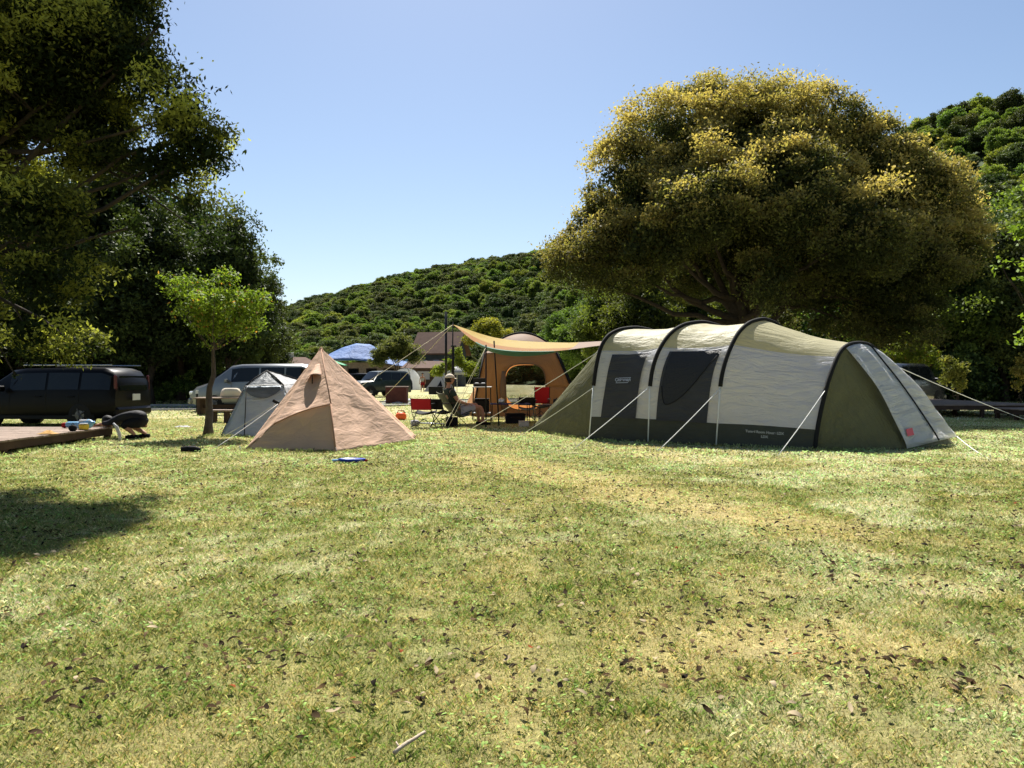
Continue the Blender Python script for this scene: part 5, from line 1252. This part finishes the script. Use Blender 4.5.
# low olive lounging chair under the person
LC = thing('camp_chair', 'low olive sling camp chair holding the person in the beige cap', 'camp chair', (SX, SY, 0), .42)
MB().grid(lambda u, v: Vector((-.24+.80*v**1.2, (u-.5)*.56, .88-.66*math.sin(min(1, v*1.15)*PI/2)+.12*max(0, v-.72)/.28-.04*math.sin(PI*u))), 12, 20).build('seat', M['olive_cloth'], LC, smooth=True, solid=.012)
for s in (-1, 1):
    MB().tube([(-.13, s*.29, .90), (.14, s*.27, .26), (.0, s*.24, .0)], .011, 6).build('leg', M['metal_black'], LC)
    MB().tube([(.50, s*.28, .40), (.14, s*.27, .26), (.42, s*.24, .0)], .011, 6).build('leg', M['metal_black'], LC)
MB().tube([(.14, -.27, .26), (.14, .27, .26)], .011, 6).build('cross_brace', M['metal_black'], LC)
LC.scale = LC_SCALE
def table(name, label, cat_, loc, rz, w, d, h, top, fr='metal_black', shelf=False, cross=True):
    T = thing(name, label, cat_, loc, rz)
    MB().box((0, 0, h-.015), (w, d, .03), bev=.006).build('table_top', M[top], T)
    for sx in (-1, 1):
        for sy in (-1, 1): MB().tube([(sx*(w/2-.04), sy*(d/2-.04), h-.03), (sx*(w/2-.02), sy*(d/2-.03), 0)], .012, 6).build('leg', M[fr], T)
    if cross:
        for sy in (-1, 1): MB().tube([(-w/2+.05, sy*(d/2-.04), .12), (w/2-.05, sy*(d/2-.04), .12)], .008, 5).build('rail', M[fr], T)
    if shelf: MB().box((0, 0, .22), (w*.9, d*.9, .02)).build('shelf', M[top], T)
    return T
t1 = (P(510, 400, 22.6).x, 22.6, 0); table('camp_table', 'long black camp table with a blue cloth in front of the orange tent door', 'table', t1, .1, 1.15, .6, .58, 'blue_cloth')
t2 = (P(553, 400, 22.4).x, 22.4, 0); table('camp_table', 'black folding camp table beside the olive nose of the tunnel tent', 'table', t2, -.1, .85, .55, .55, 'metal_black', shelf=True)
table('cooking_stand', 'tall black camp kitchen stand inside the left side of the orange tent door', 'kitchen stand', (P(482, 400, 24.3).x, 24.3, 0), 0, .62, .45, 1.05, 'metal_grey', shelf=True)
def stove(loc):
    T = thing('camp_stove', 'small black two-burner stove on the tall kitchen stand', 'stove', loc)
    MB().box((0, 0, .05), (.42, .28, .10), bev=.02).build('body', M['metal_black'], T)
    MB().box((-.02, .13, .17), (.42, .02, .20), bev=.01).build('lid', M['metal_black'], T)
    for s in (-1, 1): MB().lathe((s*.1, 0, .10), [(.07, 0), (.07, .015), (.03, .02)], 12).build('burner', M['metal_grey'], T)
stove((P(480, 400, 24.3).x, 24.3, 1.05))
MBk = thing('storage_bin', 'dark storage bin on the lower shelf of the kitchen stand', 'storage bin', (P(482, 400, 24.3).x, 24.3, .23)); MB().box((0, 0, .2), (.46, .34, .40), bev=.04).build('body', M['black_cloth'], MBk); MB().box((0, 0, .42), (.48, .36, .04), bev=.015).build('lid', M['metal_black'], MBk)
# clutter on the tables
def pot(label, loc, r, h, m, name='cooking_pot', cat_='pot'):
    T = thing(name, label, cat_, loc); MB().lathe((0, 0, 0), [(r*.9, 0), (r, h*.1), (r, h), (r*.96, h+.005)], 16).build('body', M[m], T, smooth=True)
    MB().lathe((0, 0, h+.004), [(r*1.02, 0), (r*.6, .02), (.015, .03), (.015, .05)], 16).build('lid', M[m], T, smooth=True)
pot('small steel pot standing on the blue-topped camp table', (t1[0]-.25, 22.6, .58), .09, .11, 'metal_grey')
pot('black kettle-like pot on the camp table beside the tunnel tent', (t2[0]+.1, 22.4, .55), .1, .14, 'metal_black')
pot('dark lidded pot at the right end of the blue-topped table', (t1[0]+.36, 22.55, .58), .08, .10, 'black_cloth')
camp_chair('red-backed camp chair standing inside the orange tent doorway', (P(541, 400, 25.0).x, 25.0, 0), -1.75, 'red', 'black_cloth', w=.5, h=1.02, recl=.05)
camp_chair('dark camp chair pushed in beside the table left of the tunnel tent', (P(572, 400, 23.4).x, 23.4, 0), 3.0, 'black_cloth', 'black_cloth', w=.5, h=.74, recl=.08)
camp_chair('low black camp chair behind the blue-topped table', (P(527, 400, 23.6).x, 23.6, 0), -1.6, 'black_cloth', 'blue_cloth', w=.5, h=.72, recl=.08)
def boxcase(name, label, cat_, loc, rz, sz, m, lidm=None, handle=True):
    T = thing(name, label, cat_, loc, rz); w, d, h = sz
    MB().box((0, 0, h*.42), (w, d, h*.84), bev=.02).build('body', M[m], T); MB().box((0, 0, h*.92), (w*1.02, d*1.02, h*.16), bev=.015).build('lid', M[lidm or m], T)
    if handle: MB().tube([(-w*.25, -d/2-.01, h*.6), (-w*.25, -d/2-.04, h*.6), (w*.25, -d/2-.04, h*.6), (w*.25, -d/2-.01, h*.6)], .008, 5).build('handle', M['metal_black'], T)
    return T
boxcase('wooden_crate', 'small pale wooden crate on the grass by the tunnel tent nose', 'crate', (P(524, 428, 20.6).x, 20.9, 0), .2, (.26, .2, .16), 'beige_cloth', handle=False)
boxcase('storage_bag', 'black gear bag on the grass under the blue-topped table', 'bag', (t1[0]+.15, 22.3, 0), .1, (.55, .35, .30), 'black_cloth')
boxcase('storage_bag', 'small black bag on the grass beside the low olive chair', 'bag', (P(452, 425, 21).x, 20.95, 0), .4, (.30, .2, .26), 'black_cloth')
# mallet-like grey cup and pole on the grass left of the chairs
T = thing('camp_pole', 'grey-headed pole lying on the grass in front of the red camp chair', 'pole', tuple(G(415, 426)))
a = Vector((0, 0, .05)); MB().lathe(a+Vector((0, 0, -.05)), [(.08, 0), (.13, .05), (.12, .14), (.05, .17)], 14).build('head', M['grey_cloth'], T, smooth=True); MB().tube([a+Vector((.08, 0, .03)), a+Vector((.80, .05, .0))], .02, 7).build('handle', M['metal_grey'], T, smooth=True)
# orange bag
T = thing('lidded_tub', 'small bright orange lidded tub lying on the grass between the tipi and the red chair', 'tub', tuple(G(401, 420)))
MB().lathe((0, 0, 0), [(.10, 0), (.17, .05), (.17, .16), (.13, .22), (.05, .25)], 14).build('body', M['orange'], T, smooth=True); MB().tube([(-.14, 0, .18), (-.08, 0, .30), (.08, 0, .30), (.14, 0, .18)], .014, 6).build('handle', M['red'], T, smooth=True)
# reddish box and small table left of it
T = thing('wooden_locker', 'reddish brown wooden box standing on the lawn near the green off-road car', 'box', (P(397, 400, 39.5).x, 39.5, 0))
for i in range(5): pass
MB().box((0, 0, .42), (1.06, .7, .80), bev=.01).build('body', M['wood_red'], T); MB().box((0, 0, .85), (1.14, .78, .05), bev=.008).build('lid', M['wood'], T)
table('picnic_table', 'pale-topped picnic table beside the green off-road car', 'table', (P(369, 400, 36).x, 34.0, 0), .0, .9, .6, .62, 'beige_cloth', 'wood_dark')
for k, (px, py, w_, c_, lb) in enumerate([(388, 402, .5, 'white_cloth', 'crumpled white cloth on the lawn at the foot of the red-brown box'), (398, 403.5, .6, 'beige_cloth', 'crumpled beige sheet on the lawn right of the crumpled white cloth'), (409, 400, .55, 'white_cloth', 'flattened white bag on the lawn nearest the distant dome tent')]):
    g_ = G(px, py); T = MB(); T.grid(lambda u, v: Vector(((u-.5)*w_*1.3, (v-.5)*w_*1.6, .004+.16*math.sin(PI*u)*math.sin(PI*v)*(.5+wr_(u*5+k, v*5, 140)))), 14, 14)
    o = T.build('crumpled_cloth', M[c_], smooth=True); o.location = g_; tag(o, lb, 'cloth')
# picnic table and bench behind the young tree
T = thing('picnic_table', 'dark wooden picnic table behind the young lime-green tree', 'table', (P(222, 403, 27.5).x, 27.5, 0))
MB().box((0, 0, .60), (1.75, .75, .05), bev=.01).build('table_top', M['wood'], T)
for s in (-1, 1): MB().box((s*.72, 0, .29), (.12, .6, .57), bev=.01).build('leg', M['wood_dark'], T)
MB().box((0, 0, .3), (1.4, .06, .12)).build('rail', M['wood_dark'], T)
T = thing('bench', 'low dark wooden bench left of the grey shelter tent', 'bench', (P(227, 414, 22.8).x, 22.8, 0))
MB().box((0, 0, .36), (1.0, .36, .05), bev=.01).build('seat', M['wood'], T)
for s in (-1, 0, 1): MB().box((s*.38, 0, .165), (.10, .28, .33), bev=.01).build('leg', M['wood_dark'], T)
T = thing('paper_bag', 'crumpled tan paper sack standing on the dark picnic table', 'bag', (P(231, 400, 27.5).x, 27.5, .625))
MB().lathe((0, 0, 0), [(.24, 0), (.29, .06), (.27, .2), (.22, .30), (.16, .33)], 9, Matrix.Diagonal((1.35, .7, 1))).build('body', M['beige_cloth'], T, smooth=True)
T = thing('marker_post', 'white-topped marker post beside the road behind the young tree', 'post', (P(197, 400, 29).x, 29.0, 0)); MB().tube([(0, 0, 0), (0, 0, .72)], .04, 8).build('post', M['rubber'], T); MB().tube([(0, 0, .72), (0, 0, .86)], .055, 8).build('cap', M['white'], T)
# little things on the near lawn
T = thing('toy_scoop', 'bright blue plastic toy scoop on the grass in front of the tan tipi', 'toy', tuple(G(352, 462.5)))
MB().lathe((0, 0, .0), [(.10, 0), (.15, .02), (.17, .06), (.15, .065), (.12, .03)], 16, Matrix.Diagonal((1.3, .7, 1))).build('bowl', M['blue'], T, smooth=True); MB().box((-.22, .02, .035), (.20, .07, .03), rz=.2, bev=.01).build('handle', M['blue_light'], T); MB().box((.22, .0, .03), (.05, .05, .04), bev=.01).build('tip', M['red'], T)
T = thing('black_shoe', 'black shoe lying on the grass left of the tipi guy lines', 'shoe', tuple(G(191, 452)))
MB().tube([(-.17, 0, .05), (-.05, 0, .055), (.08, .01, .05), (.17, .02, .03)], [.045, .06, .055, .03], 10).build('upper', M['black_cloth'], T, smooth=True); MB().box((0, .01, .012), (.34, .1, .024), bev=.01).build('sole', M['rubber'], T)
T = MB(); T.grid(lambda u, v: Vector(((u-.5)*.5, (v-.5)*.26, .006+.05*math.sin(PI*u)*math.sin(PI*v)*(.6+wr_(u*6, v*4, 150)))), 12, 8); o = T.build('paper_sheet', M['white_cloth'], smooth=True); o.location = G(183, 427); tag(o, 'crumpled pale paper on the grass left of the young tree', 'paper')
T = thing('tub_lid', 'small white tub lid on the grass below the left-hand deck', 'lid', tuple(G(92, 441))); MB().lathe((0, 0, 0), [(.05, 0), (.055, .02), (.03, .035)], 10).build('body', M['white'], T, smooth=True)
# bottles etc. on the deck: P pixel -> deck top
def ondeck(px, py):
    y_ = min(G(px, py, DH).y, 16.6); return Vector((min((px-CX)/F*y_+.12, -8.86), y_, DH))
p = ondeck(66, 428); T = thing('plastic_bottle', 'light blue bottle with a red cap lying on the left-hand deck', 'bottle', tuple(p)); Rm = Matrix.Rotation(PI/2, 3, 'Y')
MB().lathe((.05, 0, .07), [(.05, -.16), (.068, -.12), (.068, .12), (.04, .17), (.02, .19)], 12, Rm).build('body', M['blue_light'], T, smooth=True); MB().lathe((-.14, 0, .06), [(.055, -.05), (.06, 0), (.04, .06)], 10, Rm).build('cap', M['red'], T, smooth=True)
p = ondeck(103, 429); T = thing('water_jug', 'white and pale blue plastic jug on the corner of the left-hand deck', 'jug', (p.x, p.y-.1, DH))
MB().lathe((-.02, 0, .10), [(.07, -.15), (.095, -.11), (.095, .09), (.06, .14), (.028, .155), (.028, .19)], 14, Matrix.Rotation(PI/2-.25, 3, 'Y')).build('body', M['blue_light'], T, smooth=True); MB().box((-.02, -.01, .18), (.24, .10, .05), bev=.02).build('top_shell', M['white'], T)
p = ondeck(92, 429); T = thing('yellow_tub', 'yellow tub beside the pale blue jug on the left-hand deck', 'tub', (p.x, p.y-.2, DH)); MB().lathe((0, 0, 0), [(.07, 0), (.09, .02), (.10, .10), (.08, .115)], 12).build('body', M['yellow'], T, smooth=True); MB().lathe((0, 0, .116), [(.09, 0), (.08, .02)], 12).build('lid', M['white'], T, smooth=True)
p = ondeck(85, 430); T = thing('black_pouch', 'small black pouch left of the yellow tub on the left-hand deck', 'pouch', (p.x, p.y-.3, DH)); MB().lathe((0, 0, 0), [(.05, 0), (.08, .04), (.07, .1), (.02, .13)], 10).build('body', M['black_cloth'], T, smooth=True); MB().tube([(-.03, 0, .12), (0, 0, .17), (.03, 0, .12)], .006, 5).build('handle', M['webbing'], T)
p = ondeck(42, 434); T = MB(); T.grid(lambda u, v: Vector(((u-.5)*.34, (v-.5)*.24, .008+.10*math.sin(PI*u)*math.sin(PI*v)*(.6+wr_(u*4, v*4, 160)))), 12, 10); o = T.build('work_glove', mat('glove', (.35, .20, .06), .8, bump=.5), smooth=True); o.location = p; tag(o, 'crumpled orange-brown glove lying on the left-hand deck', 'glove')
T = MB(); T.tube([(0, 0, 0), (.02, -.05, .12), (-.03, -.08, .30), (-.10, -.08, .38)], [.03, .035, .035, .02], 8); o = T.build('plastic_bag', M['white_cloth'], smooth=True); o.location = G(120, 441); tag(o, 'thin white plastic bag hanging at the deck corner beside the crouching person', 'plastic bag')

# ------------------------------------------------------------------ far camp
d = 84
T = thing('dome_tent', 'distant pale dome tent beyond the reddish brown box', 'tent', (P(406, 388, d).x, d, 0))
def dome(u, v, r=(1.75, 1.75, 2.3)): th = u*2*PI; ph = v*PI/2; return Vector((r[0]*math.sin(ph)**.8*math.cos(th), r[1]*math.sin(ph)**.8*math.sin(th), r[2]*math.cos(ph)))
MB().grid(dome, 32, 12, 6, 3).build('fly', M['t_pale'], T, smooth=True)
MB().grid(lambda u, v: Vector((.2+.75*math.cos(PI*(1-u))*(1-v*.0), -1.55-.12*(1-v)+.25*(1-v)*0-.2, 0+v*1.4*math.sin(PI*u)**.5)), 14, 6).build('door', M['t_charcoal'], T, smooth=True)
for q in (.4, 2.0): MB().tube([Vector((1.8*math.sin(a_)**.8*math.cos(q) if a_ <= PI/2 else -1.8*math.sin(a_)**.8*math.cos(q), 1.8*math.sin(a_)**.8*math.sin(q)*(1 if a_ <= PI/2 else -1), 2.33*abs(math.cos(a_)))) for a_ in [.001+PI*i/30*.999 for i in range(31)]], .03, 5).build('pole', M['t_olive'], T, smooth=True)
d = 72
T = thing('pyramid_tent', 'distant white pyramid tent below the white parasol', 'tent', (P(441, 391, d).x, d, 0))
cs = [(-1.5, -1.2, 0), (1.35, -1.2, 0), (1.35, 1.2, 0), (-1.5, 1.2, 0)]; tp_ = Vector((.1, 0, 2.25))
for i in range(4):
    a, b = Vector(cs[i]), Vector(cs[(i+1) % 4]); MB().grid(lambda u, v: a.lerp(b, u).lerp(tp_, v)+Vector((0, 0, -.1*math.sin(PI*u)*math.sin(PI*v))), 10, 10, 2, 2).build('panel', M['white_cloth'], T, smooth=True)
MB().add([(-.5, -1.24, .02), (.35, -1.24, .02), (.05, -.68, 1.05)], [(0, 1, 2)]).build('doorway', M['black_cloth'], T)
T = thing('parasol', 'white garden parasol beside the orange cabin tent in the distance', 'parasol', (P(457, 391, 68).x, 68, 0))
MB().lathe((0, 0, 1.55), [(.95, 0), (.86, .28), (.6, .52), (.25, .68), (.03, .73)], 16).build('canopy', M['white_cloth'], T, smooth=True); MB().tube([(0, 0, 0), (0, 0, 2.3)], .03, 7).build('pole', M['metal_grey'], T)
boxcase('cooler_box', 'black cool box on the lawn in front of the white pyramid tent', 'cool box', (P(436, 392, 60).x, 60, 0), 0, (2.*.55, .5, .6), 'metal_black')
T = thing('person', 'tiny distant person in a pale top and red shorts beside the dome tent', 'person', (P(422.5, 391, 70).x, 70, 0))
TJ = {'pelvis': (0, 0, .88, (.13, .1)), 'waist': (0, 0, 1.05, (.12, .09)), 'chest': (0, 0, 1.30, (.15, .1)), 'neck': (0, 0, 1.47, .05), 'head0': (0, 0, 1.53, .055)}
Et = [('pelvis', 'waist'), ('waist', 'chest'), ('chest', 'neck'), ('neck', 'head0')]
for s, n_ in ((-1, 'r'), (1, 'l')):
    TJ[n_+'sh'] = (s*.17, 0, 1.36, .055); TJ[n_+'el'] = (s*.24, 0, 1.10, .04); TJ[n_+'wrist'] = (s*.26, -.08, .86, .03); TJ[n_+'hip'] = (s*.09, 0, .82, .085); TJ[n_+'kn'] = (s*.11, 0, .46, .06); TJ[n_+'an'] = (s*.12, 0, .07, .04); TJ[n_+'toe'] = (s*.13, -.14, .03, .03)
    Et += [('chest', n_+'sh'), (n_+'sh', n_+'el'), (n_+'el', n_+'wrist'), ('pelvis', n_+'hip'), (n_+'hip', n_+'kn'), (n_+'kn', n_+'an'), (n_+'an', n_+'toe')]
    j, e = hand(n_, TJ[n_+'wrist'][:3], (0, -.2, -1), (0, -1, 0)); TJ.update(j); Et += e
bd = skin(TJ, Et, 'body', M['skin'], T); join_head(bd, headmesh(None, (0, 0, 1.62), (0, -1, 0), (0, 0, 1)))
inflate(TJ, ['chest', 'waist', 'rsh', 'lsh'], [('waist', 'chest'), ('chest', 'rsh'), ('chest', 'lsh'), ('waist', 'hem')], .02, 'shirt', M['white_cloth'], T, {'hem': (0, 0, .92, (.14, .12))})
inflate(TJ, ['pelvis', 'rhip', 'lhip'], [('pelvis', 'rhip'), ('pelvis', 'lhip'), ('rhip', 'rk'), ('lhip', 'lk')], .02, 'shorts', M['red'], T, {'rk': (-.11, 0, .55, .09), 'lk': (.11, 0, .55, .09)})
MB().grid(lambda a, b: Vector((0, .01, 1.64))+Vector((math.sin(b*1.7)*math.cos(a*2*PI)*.095, math.sin(b*1.7)*math.sin(a*2*PI)*.115, math.cos(b*1.7)*.13)), 16, 6).build('hair', M['hair'], T, smooth=True)
# tall dark pole beside the tarp, far off
T = thing('lamp_post', 'tall thin black post rising left of the orange tarp against the hill', 'post', (P(446, 395, 56).x, 56, 0))
MB().tube([(0, 0, 0), (0, 0, 6.1)], .085, 8).build('pole', M['metal_black'], T, smooth=True); MB().box((0, 0, .15), (.3, .3, .3), bev=.02).build('base', M['concrete'], T); MB().tube([(0, 0, 5.4), (.25, 0, 5.42)], .03, 6).build('bracket', M['metal_black'], T)
T = thing('utility_post', 'shorter dark post just right of the tall thin black post', 'post', (P(452.5, 395, 56).x-.0, 57, 0))
MB().tube([(0, 0, 0), (0, 0, 3.6)], .06, 8).build('pole', M['metal_black'], T, smooth=True); MB().box((0, 0, 3.64), (.4, .2, .12), bev=.02).build('cap', M['metal_black'], T)
# brown-roofed house
d = 112; s_ = d/F
HX = P(441, 377, d).x; T = thing('chalet', 'dark two-storey chalet with a brown pitched roof below the hill', 'house', (HX, d, 0), -.25)
MB().box((0, 0, 2.45), (6.0, 5.0, 4.9)).build('wall', M['wall_dark'], T)
rf = MB()
zr_, ze = 7.9, 4.7
rf.add([(-3.6, -3.3, ze), (3.6, -3.3, ze), (3.6, 0, zr_), (-3.6, 0, zr_), (-3.6, 3.3, ze), (3.6, 3.3, ze), (-3.6, -3.3, ze-.2), (3.6, -3.3, ze-.2), (3.6, 0, zr_-.2), (-3.6, 0, zr_-.2), (-3.6, 3.3, ze-.2), (3.6, 3.3, ze-.2)],
       [(0, 1, 2, 3), (3, 2, 5, 4), (7, 6, 9, 8), (8, 9, 10, 11), (6, 7, 1, 0), (10, 4, 5, 11), (0, 3, 9, 6), (3, 4, 10, 9), (1, 7, 8, 2), (2, 8, 11, 5)])
rf.build('roof', M['roof_brown'], T)
MB().add([(-3.002, -2.5, 4.9), (-3.002, 2.5, 4.9), (-3.002, 0, 7.6)], [(0, 1, 2)]).build('gable', M['wall_dark'], T); MB().add([(3.002, -2.5, 4.9), (3.002, 2.5, 4.9), (3.002, 0, 7.6)], [(0, 1, 2)]).build('gable', M['wall_dark'], T)
for x_, z_ in ((-1.8, 3.3), (.2, 3.3), (1.9, 3.3), (-1.8, 1.2), (1.9, 1.2)):
    w_ = MB().box((x_, -2.53, z_), (1.1, .06, 1.2)).build('window', M['wood_dark'], T); MB().box((x_, -2.57, z_), (.92, .03, 1.0)).build('pane', M['glass_clear'], w_)
MB().box((0, -2.54, 1.0), (.95, .06, 2.0)).build('door', M['wood'], T)
MB().box((0, -3.0, 2.35), (6.4, 1.0, .12)).build('balcony', M['wood_dark'], T)
MB().box((-3.9, -2.2, 3.1), (1.0, 1.2, 1.6)).build('side_bay', M['blue_light'], T)
# blue sheeted long hut
d = 100
T = thing('pavilion', 'timber hut whose low roof is covered with bright blue sheeting', 'hut', (P(364, 377, d).x, d, 0), .0)
MB().box((1.2, 0, 1.6), (7.0, 4.5, 3.2)).build('wall', M['wood'], T)
def br(u, v):
    x_ = -6.3+12.4*u; pk = [2.9, 4.3, 5.2, 5.75, 5.6, 4.6, 3.7, 3.2]; q = u*7; i = min(6, int(q)); z_ = pk[i]+(pk[i+1]-pk[i])*(q-i)
    e = 3.1+.5*math.sin(u*3.1+.4)-.9*max(0, u-.3)*.5
    y_ = -3.6+7.2*v; f = 1-abs(2*v-1); return Vector((x_, y_, e*(1-f)+z_*f+.12*wr_(u*6, v*6, 170)))
MB().grid(br, 40, 16, 12, 7).build('roof_sheet', M['roof_blue'], T, smooth=True, solid=.04)
for x_ in (-5.6, -3.2, 5.4): MB().box((x_, -3.0, 1.35), (.18, .18, 2.7)).build('post', M['wood'], T)
for x_ in (-.9, 1.4, 3.6): w_ = MB().box((x_, -2.28, 1.9), (1.4, .06, 1.1)).build('window', M['wood_dark'], T); MB().box((x_, -2.32, 1.9), (1.2, .03, .9)).build('pane', M['glass_dark'], w_)
T = thing('green_shelter', 'low shelter with a green sheet roof left of the blue sheeted hut', 'shelter', (P(331, 377, 90).x, 90, 0))
MB().grid(lambda u, v: Vector((-1.7+3.6*u, -1.5+3*v, 3.6-1.3*abs(u-.35)+.0-.25*abs(v-.5)+.06*wr_(u*6, v*5, 180))), 14, 10, 4, 3).build('roof_sheet', M['green_sheet'], T, smooth=True, solid=.03)
for sx in (-1.5, 1.7):
    for sy in (-1.3, 1.3): MB().tube([(sx, sy, 0), (sx, sy, 2.75)], .05, 6).build('post', M['wood_dark'], T)
# low dark hut with pale panel
d = 96
T = thing('storage_hut', 'low dark hut with a pale wall panel between the chalet and the dome tent', 'hut', (P(426, 377, d).x, d, 0))
MB().box((0, 0, 1.25), (5.2, 3.6, 2.5)).build('wall', M['wood_dark'], T)
MB().add([(-2.9, -2.1, 2.45), (2.9, -2.1, 2.45), (2.9, 2.1, 2.45), (-2.9, 2.1, 2.45), (-2.2, 0, 3.35), (2.2, 0, 3.35)], [(0, 1, 5, 4), (2, 3, 4, 5), (1, 2, 5), (3, 0, 4), (3, 2, 1, 0)]).build('roof', M['roof_brown'], T)
MB().box((-.1, -1.83, 1.55), (1.5, .05, 1.0)).build('panel', M['grey_cloth'], T); MB().box((1.6, -1.83, 1.0), (.9, .05, 2.0)).build('door', M['wood'], T)
# low roofed hut behind the silver minivan
d = 62
T = thing('roofed_shelter', 'low grey-roofed shelter with a white box on top behind the silver minivan', 'shelter', (P(283, 377, d).x, d, 0))
MB().add([(-2.4, -1.6, 2.35), (2.6, -1.6, 2.35), (2.6, 1.6, 2.35), (-2.4, 1.6, 2.35), (-.2, 0, 2.95), (1.8, 0, 2.95)], [(0, 1, 5, 4), (2, 3, 4, 5), (1, 2, 5), (3, 0, 4), (3, 2, 1, 0)]).build('roof', M['roof_brown'], T)
for sx in (-2.0, 2.2):
    for sy in (-1.3, 1.3): MB().box((sx, sy, 1.17), (.16, .16, 2.34)).build('post', M['wood_dark'], T)
MB().box((.6, 0, 3.10), (.45, .4, .42), bev=.03).build('roof_box', M['white'], T)

# ------------------------------------------------------------------ light, sky, camera
EL, AZ = math.radians(54), math.radians(-6)      # sun ahead of the camera and high, a touch to the left
sd = Vector((math.sin(AZ)*math.cos(EL), math.cos(AZ)*math.cos(EL), math.sin(EL)))
su = bpy.data.lights.new('sun', 'SUN'); su.energy = 4.9; su.angle = math.radians(.53); su.color = (1, .955, .88)
so = bpy.data.objects.new('sun', su); C.objects.link(so); so.rotation_euler = sd.to_track_quat('Z', 'Y').to_euler()
w = bpy.data.worlds.new('World'); bpy.context.scene.world = w; w.use_nodes = True; nt = w.node_tree; nt.nodes.clear()
sk = N(nt, 'ShaderNodeTexSky'); sk.sky_type = 'NISHITA'; sk.sun_disc = False; sk.sun_elevation = EL; sk.sun_rotation = AZ; sk.air_density = 1.0; sk.dust_density = .6; sk.ozone_density = 1.6
bg = N(nt, 'ShaderNodeBackground', Strength=.0500); ow = N(nt, 'ShaderNodeOutputWorld'); nt.links.new(sk.outputs[0], bg.inputs[0]); nt.links.new(bg.outputs[0], ow.inputs[0])
cam = bpy.data.cameras.new('camera'); co = bpy.data.objects.new('camera', cam); C.objects.link(co); co.location = (0, 0, E); co.rotation_euler = (PI/2, 0, 0)
cam.sensor_width = 36; cam.lens = F/1024*36; cam.shift_y = -(384-HY)/1024*1.0; cam.clip_end = 3000; cam.clip_start = .05
sc = bpy.context.scene; sc.camera = co
vs_ = sc.view_settings; vs_.view_transform = 'Standard'; vs_.look = 'None'; vs_.exposure = 1.38; vs_.gamma = 1; vs_.use_curve_mapping = False
sc.cycles.use_denoising = True; sc.cycles.max_bounces = 6; sc.cycles.diffuse_bounces = 3; sc.cycles.glossy_bounces = 2; sc.cycles.transmission_bounces = 4; sc.cycles.transparent_max_bounces = 6
sc.cycles.caustics_reflective = False; sc.cycles.caustics_refractive = False; sc.cycles.use_adaptive_sampling = True; sc.cycles.adaptive_threshold = .02
